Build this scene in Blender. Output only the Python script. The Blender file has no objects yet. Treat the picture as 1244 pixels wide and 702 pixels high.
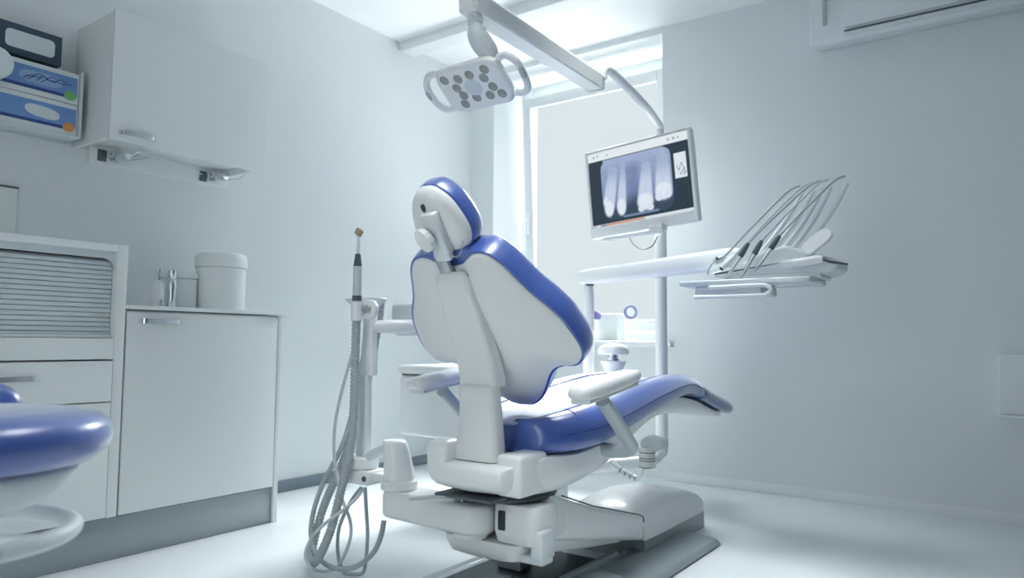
import bpy, bmesh, math, random
from mathutils import Vector, Matrix
random.seed(4)
PI = math.pi
sc = bpy.context.scene
COL = sc.collection

# ------------------------------------------------------------------ camera
CAM_H = 0.78
FPX = 876.52
R_ = Vector((0.8163, 0.5775, 0.0080))
PX, PY, F_ = Vector((622.0, 351.0)), None, FPX


def _basis():
    def ray(x, y):
        return Vector((x - 622.0, y - 351.0, FPX)).normalized()
    yd = ray(1245, 419)
    xd = -ray(-617, 404)
    zd = xd.cross(yd)
    return xd, yd, zd


XD, YD, ZD = _basis()


def direction(x, y):
    c = Vector((x - 622.0, y - 351.0, FPX)).normalized()
    return Vector((XD.dot(c), YD.dot(c), ZD.dot(c)))


def U(x, y, axis, val):
    """world point that the photo shows at (x, y), on the plane axis = val"""
    v = direction(x, y)
    o = Vector((0, 0, CAM_H))
    k = 'XYZ'.index(axis)
    return o + v * ((val - o[k]) / v[k])


def at(x, y, Y):
    return U(x, y, 'Y', Y)


def on_slope(x, y, y0, z0, k):
    v = direction(x, y)
    t = (y0 + k * (z0 - CAM_H)) / (v.y + k * v.z)
    return Vector((0, 0, CAM_H)) + v * t


# ------------------------------------------------------------------ materials
def mat(name, col, rough=0.5, metal=0.0, spec=0.5, coat=0.0, coat_rough=0.1, vary=0.0, scale=8.0, bump=0.0, bscale=60.0,
        trans=0.0, alpha=1.0, emit=None, estr=0.0):
    m = bpy.data.materials.new(name)
    m.use_nodes = True
    nt = m.node_tree
    b = nt.nodes['Principled BSDF']
    b.inputs['Base Color'].default_value = (*col, 1)
    b.inputs['Roughness'].default_value = rough
    b.inputs['Metallic'].default_value = metal
    b.inputs['Specular IOR Level'].default_value = spec
    b.inputs['Coat Weight'].default_value = coat
    b.inputs['Coat Roughness'].default_value = coat_rough
    b.inputs['Transmission Weight'].default_value = trans
    b.inputs['Alpha'].default_value = alpha
    if emit:
        b.inputs['Emission Color'].default_value = (*emit, 1)
        b.inputs['Emission Strength'].default_value = estr
    tc = nt.nodes.new('ShaderNodeTexCoord')
    if vary > 0:
        n = nt.nodes.new('ShaderNodeTexNoise')
        n.inputs['Scale'].default_value = scale
        n.inputs['Detail'].default_value = 4
        nt.links.new(tc.outputs['Object'], n.inputs['Vector'])
        mx = nt.nodes.new('ShaderNodeMix')
        mx.data_type = 'RGBA'
        mx.inputs['A'].default_value = (*[c * (1 - vary) for c in col], 1)
        mx.inputs['B'].default_value = (*[min(1, c * (1 + vary)) for c in col], 1)
        nt.links.new(n.outputs['Fac'], mx.inputs['Factor'])
        nt.links.new(mx.outputs['Result'], b.inputs['Base Color'])
    if bump > 0:
        n2 = nt.nodes.new('ShaderNodeTexNoise')
        n2.inputs['Scale'].default_value = bscale
        n2.inputs['Detail'].default_value = 3
        nt.links.new(tc.outputs['Object'], n2.inputs['Vector'])
        bp = nt.nodes.new('ShaderNodeBump')
        bp.inputs['Strength'].default_value = bump
        bp.inputs['Distance'].default_value = 0.002
        nt.links.new(n2.outputs['Fac'], bp.inputs['Height'])
        nt.links.new(bp.outputs['Normal'], b.inputs['Normal'])
    return m


M = {}
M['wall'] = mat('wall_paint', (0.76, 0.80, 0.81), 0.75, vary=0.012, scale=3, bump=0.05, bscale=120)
M['wall_far'] = mat('unseen_wall_dark', (0.36, 0.41, 0.43), 0.75, vary=0.012, scale=3)  # dark tone invented for the unseen walls to cut their bounce light
M['ceil'] = mat('ceiling_paint', (0.90, 0.92, 0.925), 0.8, vary=0.01, scale=3)
M['floor'] = mat('floor_vinyl', (0.76, 0.80, 0.815), 0.32, spec=0.4, vary=0.03, scale=6)
M['skirt_dark'] = mat('skirting_grey', (0.20, 0.25, 0.29), 0.5, vary=0.03)
M['skirt'] = mat('skirting_white', (0.78, 0.82, 0.83), 0.5, vary=0.01)
M['frame'] = mat('window_frame_paint', (0.80, 0.83, 0.84), 0.4, vary=0.01)
M['cab'] = mat('cabinet_laminate', (0.77, 0.81, 0.81), 0.5, vary=0.015, scale=2)
M['cab_in'] = mat('cabinet_inside', (0.62, 0.67, 0.68), 0.6, vary=0.015)
M['shutter'] = mat('shutter_slat', (0.60, 0.66, 0.68), 0.45, vary=0.02)
M['plinth'] = mat('plinth_steel', (0.32, 0.36, 0.38), 0.38, metal=0.6, vary=0.06, scale=3)
M['chrome'] = mat('brushed_chrome', (0.75, 0.78, 0.80), 0.22, metal=1.0, vary=0.03)
M['steel'] = mat('satin_steel', (0.50, 0.54, 0.56), 0.35, metal=0.8, vary=0.04)
M['white'] = mat('white_enamel', (0.87, 0.89, 0.89), 0.30, spec=0.5, coat=0.2, vary=0.008)
M['shell'] = mat('grey_white_shell', (0.84, 0.855, 0.85), 0.38, spec=0.45, vary=0.008)
M['cool'] = mat('pale_plastic', (0.72, 0.77, 0.79), 0.4, vary=0.01)
M['armgrey'] = mat('grey_tube_paint', (0.50, 0.55, 0.57), 0.35, vary=0.015)
M['blue'] = mat('blue_upholstery', (0.045, 0.105, 0.42), 0.34, spec=0.7, coat=1.0, coat_rough=0.30, vary=0.06, scale=5, bump=0.12, bscale=260)
M['footblue'] = mat('covered_blue_upholstery', (0.075, 0.13, 0.34), 0.26, spec=0.6, coat=0.8, coat_rough=0.12, vary=0.12, scale=25, bump=0.5, bscale=45)
M['seam'] = mat('blue_seam', (0.02, 0.04, 0.24), 0.5, vary=0.05)
M['dark'] = mat('dark_rubber', (0.020, 0.034, 0.042), 0.5, vary=0.15, scale=200)
M['mat'] = mat('rubber_floor_mat', (0.022, 0.038, 0.047), 0.42, vary=0.3, scale=300, bump=0.3, bscale=500)
M['darkgrey'] = mat('dark_grey_plastic', (0.09, 0.115, 0.13), 0.45, vary=0.08)
M['basegrey'] = mat('base_grey_metal', (0.34, 0.39, 0.41), 0.35, metal=0.3, vary=0.03)
M['hose'] = mat('grey_silicone_hose', (0.42, 0.47, 0.49), 0.45, vary=0.03)
M['hose_light'] = mat('light_grey_hose', (0.60, 0.65, 0.67), 0.45, vary=0.03)
M['bluebox'] = mat('carton_blue', (0.16, 0.30, 0.60), 0.5, vary=0.08, scale=30)
M['navy'] = mat('carton_navy', (0.03, 0.07, 0.26), 0.5, vary=0.05)
M['bluelt'] = mat('carton_pale_blue', (0.30, 0.44, 0.68), 0.5, vary=0.08, scale=40)
M['carton'] = mat('carton_white', (0.72, 0.77, 0.78), 0.6, vary=0.02)
M['green'] = mat('carton_green', (0.20, 0.52, 0.16), 0.5, vary=0.05)
M['orange'] = mat('carton_orange', (0.72, 0.30, 0.12), 0.5, vary=0.05)
M['slate'] = mat('carton_slate', (0.035, 0.065, 0.10), 0.5, vary=0.05)
M['tissue'] = mat('tissue_paper', (0.66, 0.72, 0.75), 0.8, vary=0.03, scale=20)
M['tan'] = mat('tan_tip', (0.45, 0.33, 0.20), 0.5, vary=0.05)
M['led'] = mat('led_lens', (0.33, 0.35, 0.33), 0.2, spec=0.8, vary=0.3, scale=160)
M['lampface'] = mat('lamp_face_plastic', (0.70, 0.75, 0.77), 0.2, coat=0.5, vary=0.01)
M['paleblue'] = mat('pale_blue_cap', (0.42, 0.52, 0.66), 0.4, vary=0.03)
M['purple'] = mat('purple_plastic', (0.22, 0.20, 0.48), 0.4, vary=0.05)
M['clear'] = mat('clear_tray', (0.66, 0.73, 0.76), 0.15, spec=0.6, coat=0.4, vary=0.01)


bs = M['blue'].node_tree.nodes['Principled BSDF']
bs.inputs['Sheen Weight'].default_value = 1.0
bs.inputs['Sheen Roughness'].default_value = 0.32
bs.inputs['Sheen Tint'].default_value = (0.93, 0.97, 1.0, 1)


def glass_mat():
    m = bpy.data.materials.new('window_glass')
    m.use_nodes = True
    nt = m.node_tree
    nt.nodes.remove(nt.nodes['Principled BSDF'])
    out = nt.nodes['Material Output']
    t = nt.nodes.new('ShaderNodeBsdfTransparent')
    g = nt.nodes.new('ShaderNodeBsdfGlossy')
    g.inputs['Roughness'].default_value = 0.02
    fr = nt.nodes.new('ShaderNodeFresnel')
    fr.inputs['IOR'].default_value = 1.2
    mx = nt.nodes.new('ShaderNodeMixShader')
    nt.links.new(fr.outputs[0], mx.inputs[0])
    nt.links.new(t.outputs[0], mx.inputs[1])
    nt.links.new(g.outputs[0], mx.inputs[2])
    nt.links.new(mx.outputs[0], out.inputs['Surface'])
    return m


M['glass'] = glass_mat()


def screen_mat():
    m = bpy.data.materials.new('screen_picture')
    m.use_nodes = True
    nt = m.node_tree
    b = nt.nodes['Principled BSDF']
    b.inputs['Base Color'].default_value = (0.01, 0.012, 0.014, 1)
    b.inputs['Roughness'].default_value = 0.35
    a = nt.nodes.new('ShaderNodeVertexColor')
    a.layer_name = 'picture'
    nt.links.new(a.outputs['Color'], b.inputs['Emission Color'])
    b.inputs['Emission Strength'].default_value = SCREEN
    return m


# ------------------------------------------------------------------ geometry helpers: each returns (verts, faces)
def box(x0, x1, y0, y1, z0, z1, bev=0.0, seg=2):
    if x0 > x1: x0, x1 = x1, x0
    if y0 > y1: y0, y1 = y1, y0
    if z0 > z1: z0, z1 = z1, z0
    bm = bmesh.new()
    bmesh.ops.create_cube(bm, size=1)
    for v in bm.verts:
        v.co = Vector((x0 + (v.co.x + .5) * (x1 - x0), y0 + (v.co.y + .5) * (y1 - y0), z0 + (v.co.z + .5) * (z1 - z0)))
    if bev > 0:
        bmesh.ops.bevel(bm, geom=bm.edges[:], offset=bev, segments=seg, affect='EDGES', profile=0.5)
    return pull(bm)


def pull(bm):
    bm.verts.index_update()
    V = [v.co.copy() for v in bm.verts]
    F = [[v.index for v in f.verts] for f in bm.faces]
    bm.free()
    return V, F


def prism(poly, axis, a0, a1, bev=0.0, seg=2):
    """poly: 2D points in the two other axes (in xyz order), extruded along axis"""
    def p3(p, a):
        if axis == 'X': return Vector((a, p[0], p[1]))
        if axis == 'Y': return Vector((p[0], a, p[1]))
        return Vector((p[0], p[1], a))
    bm = bmesh.new()
    A = [bm.verts.new(p3(p, a0)) for p in poly]
    B = [bm.verts.new(p3(p, a1)) for p in poly]
    n = len(poly)
    bm.faces.new(A)
    bm.faces.new(list(reversed(B)))
    for i in range(n):
        bm.faces.new((A[i], B[i], B[(i + 1) % n], A[(i + 1) % n]))
    bmesh.ops.recalc_face_normals(bm, faces=bm.faces[:])
    if bev > 0:
        es = [e for e in bm.edges if e.calc_face_angle(0) > 0.35]
        bmesh.ops.bevel(bm, geom=es, offset=bev, segments=seg, affect='EDGES', profile=0.5)
    return pull(bm)


def catmull(pts, k=6, closed=False):
    P = [Vector(p) for p in pts]
    n = len(P)
    out = []
    rng = n if closed else n - 1
    for i in range(rng):
        if closed:
            a, b, c, d = P[(i - 1) % n], P[i], P[(i + 1) % n], P[(i + 2) % n]
        else:
            b, c = P[i], P[i + 1]
            a = P[i - 1] if i > 0 else b * 2 - c
            d = P[i + 2] if i + 2 < n else c * 2 - b
        for j in range(k):
            t = j / k
            out.append(0.5 * ((2 * b) + (c - a) * t + (2 * a - 5 * b + 4 * c - d) * t * t + (3 * b - a - 3 * c + d) * t ** 3))
    if not closed:
        out.append(P[-1].copy())
    return out


def tube(pts, r, n=12, cap=True, sect=None):
    """r number or list; sect: optional list of (a,b) section points scaled by r instead of a circle"""
    P = [Vector(p) for p in pts]
    m = len(P)
    rs = r if isinstance(r, (list, tuple)) else [r] * m
    T = []
    for i in range(m):
        a = P[max(i - 1, 0)]
        b = P[min(i + 1, m - 1)]
        T.append((b - a).normalized())
    up = Vector((0, 0, 1)) if abs(T[0].z) < 0.9 else Vector((0, 1, 0))
    nrm = (up - T[0] * up.dot(T[0])).normalized()
    V, F = [], []
    S = sect or [(math.cos(2 * PI * j / n), math.sin(2 * PI * j / n)) for j in range(n)]
    n = len(S)
    for i in range(m):
        nrm = (nrm - T[i] * nrm.dot(T[i])).normalized()
        bn = T[i].cross(nrm)
        for (a, b) in S:
            V.append(P[i] + (bn * a + nrm * b) * rs[i])
    for i in range(m - 1):
        for j in range(n):
            F.append([i * n + j, i * n + (j + 1) % n, (i + 1) * n + (j + 1) % n, (i + 1) * n + j])
    if cap:
        F.append(list(reversed(range(n))))
        F.append([(m - 1) * n + j for j in range(n)])
    return V, F


def loft(rings, cap=True):
    n = len(rings[0])
    V = [Vector(p) for r in rings for p in r]
    F = []
    for i in range(len(rings) - 1):
        for j in range(n):
            F.append([i * n + j, i * n + (j + 1) % n, (i + 1) * n + (j + 1) % n, (i + 1) * n + j])
    if cap:
        F.append(list(reversed(range(n))))
        F.append([(len(rings) - 1) * n + j for j in range(n)])
    return V, F


def lathe(prof, n=32, mtx=None):
    rings = [[Vector((max(r, 1e-5) * math.cos(2 * PI * j / n), max(r, 1e-5) * math.sin(2 * PI * j / n), z)) for j in range(n)] for r, z in prof]
    V, F = loft(rings)
    if mtx is not None:
        V = [mtx @ v for v in V]
    return V, F


def frame(o, z, x=None):
    """matrix with local z along z at origin o"""
    z = Vector(z).normalized()
    x = Vector(x) if x is not None else (Vector((1, 0, 0)) if abs(z.x) < 0.9 else Vector((0, 1, 0)))
    x = (x - z * x.dot(z)).normalized()
    y = z.cross(x)
    m = Matrix.Identity(4)
    for i in range(3):
        m[i][0], m[i][1], m[i][2], m[i][3] = x[i], y[i], z[i], o[i]
    return m


def xf(geo, m):
    return [m @ v for v in geo[0]], geo[1]


def rrect(w, h, r, k=5, cx=0, cy=0):
    out = []
    for (sx, sy, a0) in ((1, 1, 0), (-1, 1, PI / 2), (-1, -1, PI), (1, -1, 3 * PI / 2)):
        for j in range(k + 1):
            a = a0 + j * PI / 2 / k
            out.append((cx + sx * (w / 2 - r) + r * math.cos(a), cy + sy * (h / 2 - r) + r * math.sin(a)))
    return out


def slab(outline, prof, mtx, centre=None, extra=None):
    """closed 2D outline swept through prof [(t, w)]: t = 0 on the outline .. 1 on its centre line; w = depth along local z"""
    n = len(outline)
    cx = sum(p[0] for p in outline) / n
    cy = sum(p[1] for p in outline) / n
    rings = []
    for t, w in prof:
        ring = []
        for i, p in enumerate(outline):
            c = centre(p) if centre else (cx, cy)
            u = p[0] + (c[0] - p[0]) * t
            v = p[1] + (c[1] - p[1]) * t
            ww = w + (extra(u, v, t) if extra else 0)
            ring.append(mtx @ Vector((u, v, ww)))
        rings.append(ring)
    return loft(rings, cap=True)


class MB:
    def __init__(self, *geos):
        self.V, self.F = [], []
        for g in geos: self.add(g)

    def add(self, g):
        o = len(self.V)
        self.V += [v.copy() for v in g[0]]
        self.F += [[i + o for i in f] for f in g[1]]
        return self


ORIGIN = {}


def obj(name, geo, m, parent=None, sharp=35, smooth=True, sub=0, weld=False):
    if isinstance(geo, MB): V, F = geo.V, geo.F
    else: V, F = geo
    me = bpy.data.meshes.new(name)
    off = ORIGIN.get(parent.name, Vector()) if parent else None
    if parent is None:                       # origin at the middle of its foot
        xs = [v.x for v in V]; ys = [v.y for v in V]; zs = [v.z for v in V]
        off = Vector(((min(xs) + max(xs)) / 2, (min(ys) + max(ys)) / 2, min(zs)))
    me.from_pydata([tuple(v - off) for v in V], [], F)
    bm = bmesh.new()
    bm.from_mesh(me)
    if weld:
        bmesh.ops.remove_doubles(bm, verts=bm.verts[:], dist=0.0004)
    bmesh.ops.recalc_face_normals(bm, faces=bm.faces[:])
    for f in bm.faces: f.smooth = smooth
    for e in bm.edges:
        if len(e.link_faces) == 2 and e.calc_face_angle(0) > math.radians(sharp): e.smooth = False
    bm.to_mesh(me)
    bm.free()
    o = bpy.data.objects.new(name, me)
    COL.objects.link(o)
    me.materials.append(m)
    if parent:
        o.parent = parent
        ORIGIN[o.name] = off
    else:
        o.location = off
        ORIGIN[o.name] = off
    if sub:
        md = o.modifiers.new('Subdivision', 'SUBSURF')
        md.levels = sub
        md.render_levels = sub
    return o


def thing(name, label, cat, loc, group=None):
    o = bpy.data.objects.new(name, None)
    o.empty_display_size = 0.1
    COL.objects.link(o)
    o.location = loc
    ORIGIN[o.name] = Vector(loc)
    tag(o, label, cat, group)
    return o


def tag(o, label, cat, group=None):
    o['label'] = label
    o['category'] = cat
    if group: o['group'] = group
    return o


def struct(o):
    o['kind'] = 'structure'
    return o


# ------------------------------------------------------------------ tuning
SCREEN = 1.0
EXPOSURE = -0.04

# ================================================================== ROOM
XL, YF, ZC = -3.13, 3.90, 2.64
XR, YB = 2.6, -.8
BX0, BX1, BZ0, BZ1 = -1.65, -.65, .02, 2.1
WX0, WX1 = -2.93, -1.69
struct(obj('floor', box(XL - .15, XR + .15, YB - .15, 4.45, -.1, 0), M['floor']))
struct(obj('ceiling', box(XL - .15, XR + .15, YB - .15, 4.45, ZC, ZC + .1), M['ceil']))
struct(obj('wall_left', box(XL - .15, XL, YB, 4.4, 0, ZC), M['wall']))
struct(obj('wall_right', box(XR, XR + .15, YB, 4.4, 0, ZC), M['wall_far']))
w = MB()
w.add(box(XL - .15, BX0, YB - .15, YB, 0, ZC)); w.add(box(BX1, XR + .15, YB - .15, YB, 0, ZC))
w.add(box(BX0, BX1, YB - .15, YB, 0, BZ0)); w.add(box(BX0, BX1, YB - .15, YB, BZ1, ZC))
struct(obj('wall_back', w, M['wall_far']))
w = MB()
for g in (box(BX0, BX0 + .06, YB - .10, YB - .05, BZ0, BZ1, .004), box(BX1 - .06, BX1, YB - .10, YB - .05, BZ0, BZ1, .004),
          box(BX0 + .06, BX1 - .06, YB - .10, YB - .05, BZ0, BZ0 + .06, .004), box(BX0 + .06, BX1 - .06, YB - .10, YB - .05, BZ1 - .06, BZ1, .004)):
    w.add(g)
w2_o = struct(obj('added_door_1', w, M['frame']))  # glazed door added behind the camera to let fill light in
obj('pane', box(BX0 + .05, BX1 - .05, YB - .078, YB - .072, BZ0 + .05, BZ1 - .05), M['glass'], w2_o)
w = MB()
w.add(box(XL, WX0, YF, 4.42, 0, ZC))
w.add(box(WX1, XR, YF, 4.42, 0, ZC))
w.add(box(WX0, WX1, YF + .01, 4.42, 0, .75))
w.add(box(WX0, WX1, YF, 4.42, 2.605, ZC))
struct(obj('wall_front', w, M['wall']))
struct(obj('trim_1', MB(box(XL + .015, 0.9, 3.17, 3.29, 2.578, ZC, .004), box(XL + .002, XL + .03, 3.165, 3.295, 2.585, ZC, .003)), M['frame']))
struct(obj('baseboard_left', box(XL, XL + .016, 2.0, YF, 0, .058, .003), M['skirt_dark']))
struct(obj('baseboard_front', MB(box(WX1, XR, YF - .016, YF, 0, .05, .004)), M['skirt']))
struct(obj('trim_2', box(WX0 + .002, WX1 + .06, 3.84, 4.27, .75, .785, .008), M['frame']))    # window sill
# window: fixed frame, tilted sash, glass
fy0, fy1 = 4.25, 4.31
win = MB()
win.add(box(WX0, WX0 + .085, fy0, fy1, .785, 2.605, .006))
win.add(box(WX1 - .085, WX1, fy0, fy1, .785, 2.605, .006))
win.add(box(WX0 + .085, WX1 - .085, fy0, fy1, 2.49, 2.605, .006))
win.add(box(WX0 + .085, WX1 - .085, fy0, fy1, .785, .85, .006))
win_o = struct(obj('window_1', win, M['frame']))
sash_m = Matrix.Translation(Vector((0, 4.245, .85))) @ Matrix.Rotation(math.radians(3.2), 4, 'X')
sx0, sx1, sh = WX0 + .075, WX1 - .075, 1.64
s_ = MB()
for g in (box(sx0, sx0 + .065, -.025, .0, 0, sh, .004), box(sx1 - .065, sx1, -.025, 0, 0, sh, .004),
          box(sx0 + .065, sx1 - .065, -.025, 0, sh - .07, sh, .004), box(sx0 + .065, sx1 - .065, -.025, 0, 0, .07, .004)):
    s_.add(xf(g, sash_m))
obj('sash', s_, M['frame'], win_o)
obj('pane', xf(box(sx0 + .06, sx1 - .06, -.014, -.010, .06, sh - .06), sash_m), M['glass'], win_o)
obj('window_handle', MB(xf(box(sx0 + .02, sx0 + .045, -.035, -.025, .75, .83, .003), sash_m),
                        xf(box(sx0 + .024, sx0 + .041, -.06, -.035, .68, .80, .006), sash_m)), M['white'], win_o)

# ================================================================== FURNITURE ON THE LEFT WALL
CF = -2.64


def bar_handle(y0, y1, z, x=CF):
    pts = [(x, y0 + .004, z), (x + .018, y0 + .012, z), (x + .024, y0 + .03, z), (x + .027, (y0 + y1) / 2, z),
           (x + .024, y1 - .03, z), (x + .018, y1 - .012, z), (x, y1 - .004, z)]
    sec = [(.45, 1), (-.45, 1), (-.45, -1), (.45, -1)]
    return tube(catmull(pts, 5), .0085, sect=sec)


bc = thing('base_cabinet', 'white single-door base cabinet below the thin worktop', 'cabinet', (-2.88, 1.65, 0))
obj('carcass', MB(box(XL + .003, CF - .02, 1.322, 1.968, .15, .88, .002)), M['cab'], bc)
dr = obj('door', box(CF - .018, CF, 1.324, 1.968, .152, .874, .002), M['cab'], bc)
obj('handle', bar_handle(1.363, 1.52, .842), M['chrome'], dr)
obj('side_panel', box(XL + .003, CF + .002, 1.97, 1.992, 0, .88, .002), M['cab'], bc)
tag(obj('worktop', box(XL, CF + .018, 1.318, 2.01, .8835, .898, .003), M['cab']),
    'thin white worktop lying on the single-door base cabinet', 'worktop')
tag(obj('plinth', box(CF - .06, CF - .008, .3, 1.9675, 0, .149, .002), M['plinth']),
    'grey steel plinth running under the left wall cabinets', 'plinth')

tc_ = thing('shutter_cabinet', 'tall white cabinet with horizontal roller shutter and drawer', 'cabinet', (-2.88, .85, 0))
obj('carcass', MB(box(XL, CF - .001, 1.281, 1.3165, .15, 1.112, .002), box(XL, CF - .001, .40, 1.281, 1.087, 1.112, .002),
                  box(XL, CF - .03, .40, 1.281, .15, .70, .002), box(XL, CF - .001, .40, .43, .15, 1.087, .002),
                  box(XL, XL + .02, .43, 1.281, .70, 1.087), box(CF - .03, CF - .002, .43, 1.281, .704, .778, .002)), M['cab'], tc_)
sl = MB()
prof = []
z = .785
zs = []
while z < 1.045:
    zs.append(z); z += .0168
for z in zs:
    sl.add(box(CF - .05, CF - .034, .43, 1.279, z, z + .0155, .003))
sl.add(box(CF - .056, CF - .05, .43, 1.279, .78, 1.06))
sh_o = obj('roller_shutter', sl, M['shutter'], tc_)
obj('pull_rail', box(CF - .05, CF - .02, .43, 1.279, .779, .789, .002), M['cab'], sh_o)
# curved upper corner of the shutter opening
arc = [(1.281, 1.087), (.43, 1.087), (.43, 1.062), (1.24, 1.062)]
for j in range(7):
    a = PI / 2 * (1 - j / 6)
    arc.append((1.24 + .04 * math.cos(a), 1.022 + .04 * math.sin(a)))
arc.append((1.281, 1.02))
obj('shutter_header', prism(arc, 'X', CF - .03, CF - .016), M['shutter'], tc_)
dw = obj('drawer', box(CF - .02, CF, .402, 1.279, .556, .698, .002), M['cab'], tc_)
obj('handle', bar_handle(.78, 1.035, .645), M['chrome'], dw)
obj('door', box(CF - .02, CF, .402, 1.279, .152, .552, .002), M['cab'], tc_)
tag(obj('wall_panel', MB(box(XL, XL + .014, .2, 1.125, 1.112, 1.343, .001)), M['cab']),
    'pale splashback panel on the wall above the shutter cabinet', 'panel')
tag(obj('edge_strip', box(XL, XL + .017, .2, 1.13, 1.344, 1.350, .001), M['darkgrey']),
    'thin dark edge strip on top of the splashback panel', 'strip')

# upper cabinet
uc = thing('wall_cabinet', 'white wall cabinet hung high above the worktop', 'cabinet', (-2.97, 1.66, 1.498))
obj('carcass', MB(box(XL, -2.822, 1.312, 1.33, 1.545, 2.04, .001), box(XL, -2.822, 1.965, 1.985, 1.545, 2.04, .001),
                  box(XL, -2.822, 1.33, 1.965, 2.02, 2.04, .001), box(XL + .002, -2.822, 1.33, 1.965, 1.575, 1.592, .001)), M['cab'], uc)
ud = obj('door', box(-2.82, -2.80, 1.305, 1.988, 1.533, 2.042, .002), M['cab'], uc)
obj('handle', bar_handle(1.335, 1.475, 1.563, -2.80), M['chrome'], ud)
obj('back_rail', box(XL, XL + .018, 1.375, 2.01, 1.497, 1.60, .001), M['cab'], uc)
for (y, sgn) in ((1.405, 1), (1.86, 1)):
    hb = obj('wall_bracket', MB(box(XL + .018, XL + .024, y, y + .035, 1.512, 1.560, .002)), M['darkgrey'], uc)
    b2 = MB(box(XL + .024, XL + .05, y + .045, y + .09, 1.515, 1.56, .006))
    b2.add(lathe([(0, 0), (.018, .0), (.018, .05), (.014, .056), (0, .056)], 16, frame((XL + .05, y + .07, 1.535), (1, .25, 0))))
    b2.add(box(XL + .02, XL + .035, y + .03, y + .05, 1.53, 1.545, .002))
    obj('bracket_body', b2, M['chrome'], hb)
    pts = [(XL + .09, y + .09, 1.53), (XL + .10, y + .13, 1.565), (XL + .11, y + .17, 1.572), (XL + .10, y + .16, 1.545), (XL + .09, y + .10, 1.525)]
    obj('wire_loop', tube(catmull(pts, 6), .0022, 6), M['chrome'], hb)
obj('lamp_cord', tube(catmull([(XL + .05, 1.50, 1.545), (XL + .07, 1.56, 1.568), (XL + .06, 1.70, 1.560), (XL + .04, 1.86, 1.54)], 8), .003, 6), M['carton'], uc)

# ---- glove dispenser, boxes
gx = -3.0
hd = thing('box_holder', 'clear white wall holder carrying the two blue glove boxes', 'holder', (-3.06, 1.13, 1.56))
obj('back_plate', box(XL, XL + .006, .98, 1.285, 1.556, 1.82, .002), M['clear'], hd)
obj('shelf', box(XL + .006, gx + .012, .98, 1.285, 1.556, 1.562, .002), M['clear'], hd)
obj('side_plate', box(XL + .006, gx + .014, 1.277, 1.285, 1.562, 1.82, .002), M['clear'], hd)


def oval(cy, cz, ry, rz, n=24, tilt=0, e=2.6):
    out = []
    for j in range(n):
        a = 2 * PI * j / n
        c, s = math.cos(a), math.sin(a)
        y = ry * math.copysign(abs(c) ** (2 / e), c); zz = rz * math.copysign(abs(s) ** (2 / e), s)
        out.append((cy + y * math.cos(tilt) - zz * math.sin(tilt), cz + y * math.sin(tilt) + zz * math.cos(tilt)))
    return out


def glove_box(z0, label, dot, hole_z, tuft):
    b = thing('glove_box', label, 'box', (-3.06, 1.13, z0), 'blue glove boxes in the wall holder')
    obj('carton', box(XL + .008, gx, .985, 1.274, z0, z0 + .122, .002), M['carton'], b)
    obj('front_print', box(gx, gx + .0012, .985, 1.268, z0 + .03, z0 + .104), M['bluebox'], b)
    obj('stripe', box(gx, gx + .0018, .985, 1.262, z0 + .02, z0 + .032), M['navy'], b)
    obj('corner_dot', prism(oval(1.243, z0 + .03, .022, .018, e=2), 'X', gx, gx + .0024), dot, b)
    if tuft:
        obj('glove_picture', prism(oval(1.14, z0 + .066, .075, .024), 'X', gx, gx + .002), M['bluelt'], b)
        g = MB()
        for k in range(9):
            ys = 1.08 + k * .015
            pts = [(gx + .003, ys, z0 + .05 + random.random() * .02), (gx + .003, ys + .02, z0 + .066 + random.random() * .02), (gx + .003, ys + .045, z0 + .06 + random.random() * .02)]
            g.add(tube(catmull(pts, 4), .0015, 5))
        obj('glove_folds', g, M['navy'], b)
    else:
        obj('opening', prism(oval(1.15, z0 + .066, .06, .022, tilt=-.1), 'X', gx, gx + .002), M['tissue'], b)
    return b


glove_box(1.5625, 'lower blue glove box with orange corner dot and white oval', M['orange'], 0, False)
glove_box(1.6875, 'upper blue glove box with green corner dot and dark glove print', M['green'], 0, True)
tb = thing('tissue_box', 'slate framed tissue box standing on top of the blue glove boxes', 'box', (-3.06, 1.1, 1.812))
obj('carton', box(XL + .008, gx, .99, 1.207, 1.8215, 1.937, .003), M['slate'], tb)
obj('window', prism(rrect(.165, .066, .016, 4, 1.098, 1.878), 'X', gx, gx + .002), M['tissue'], tb)
pr_ = thing('paper_roll', 'white rounded paper roll beside the glove boxes at the picture edge', 'paper roll', (-2.93, .953, 1.68))
obj('roll', lathe([(0, 0), (.05, 0), (.056, .006), (.056, .10), (.05, .106), (0, .106)], 28, frame((-2.985, .953, 1.735), (1, .0, 0))), M['tissue'], pr_)
obj('wall_peg', tube([(XL, .953, 1.735), (-2.98, .953, 1.735)], .012, 12), M['cool'], pr_)

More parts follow.
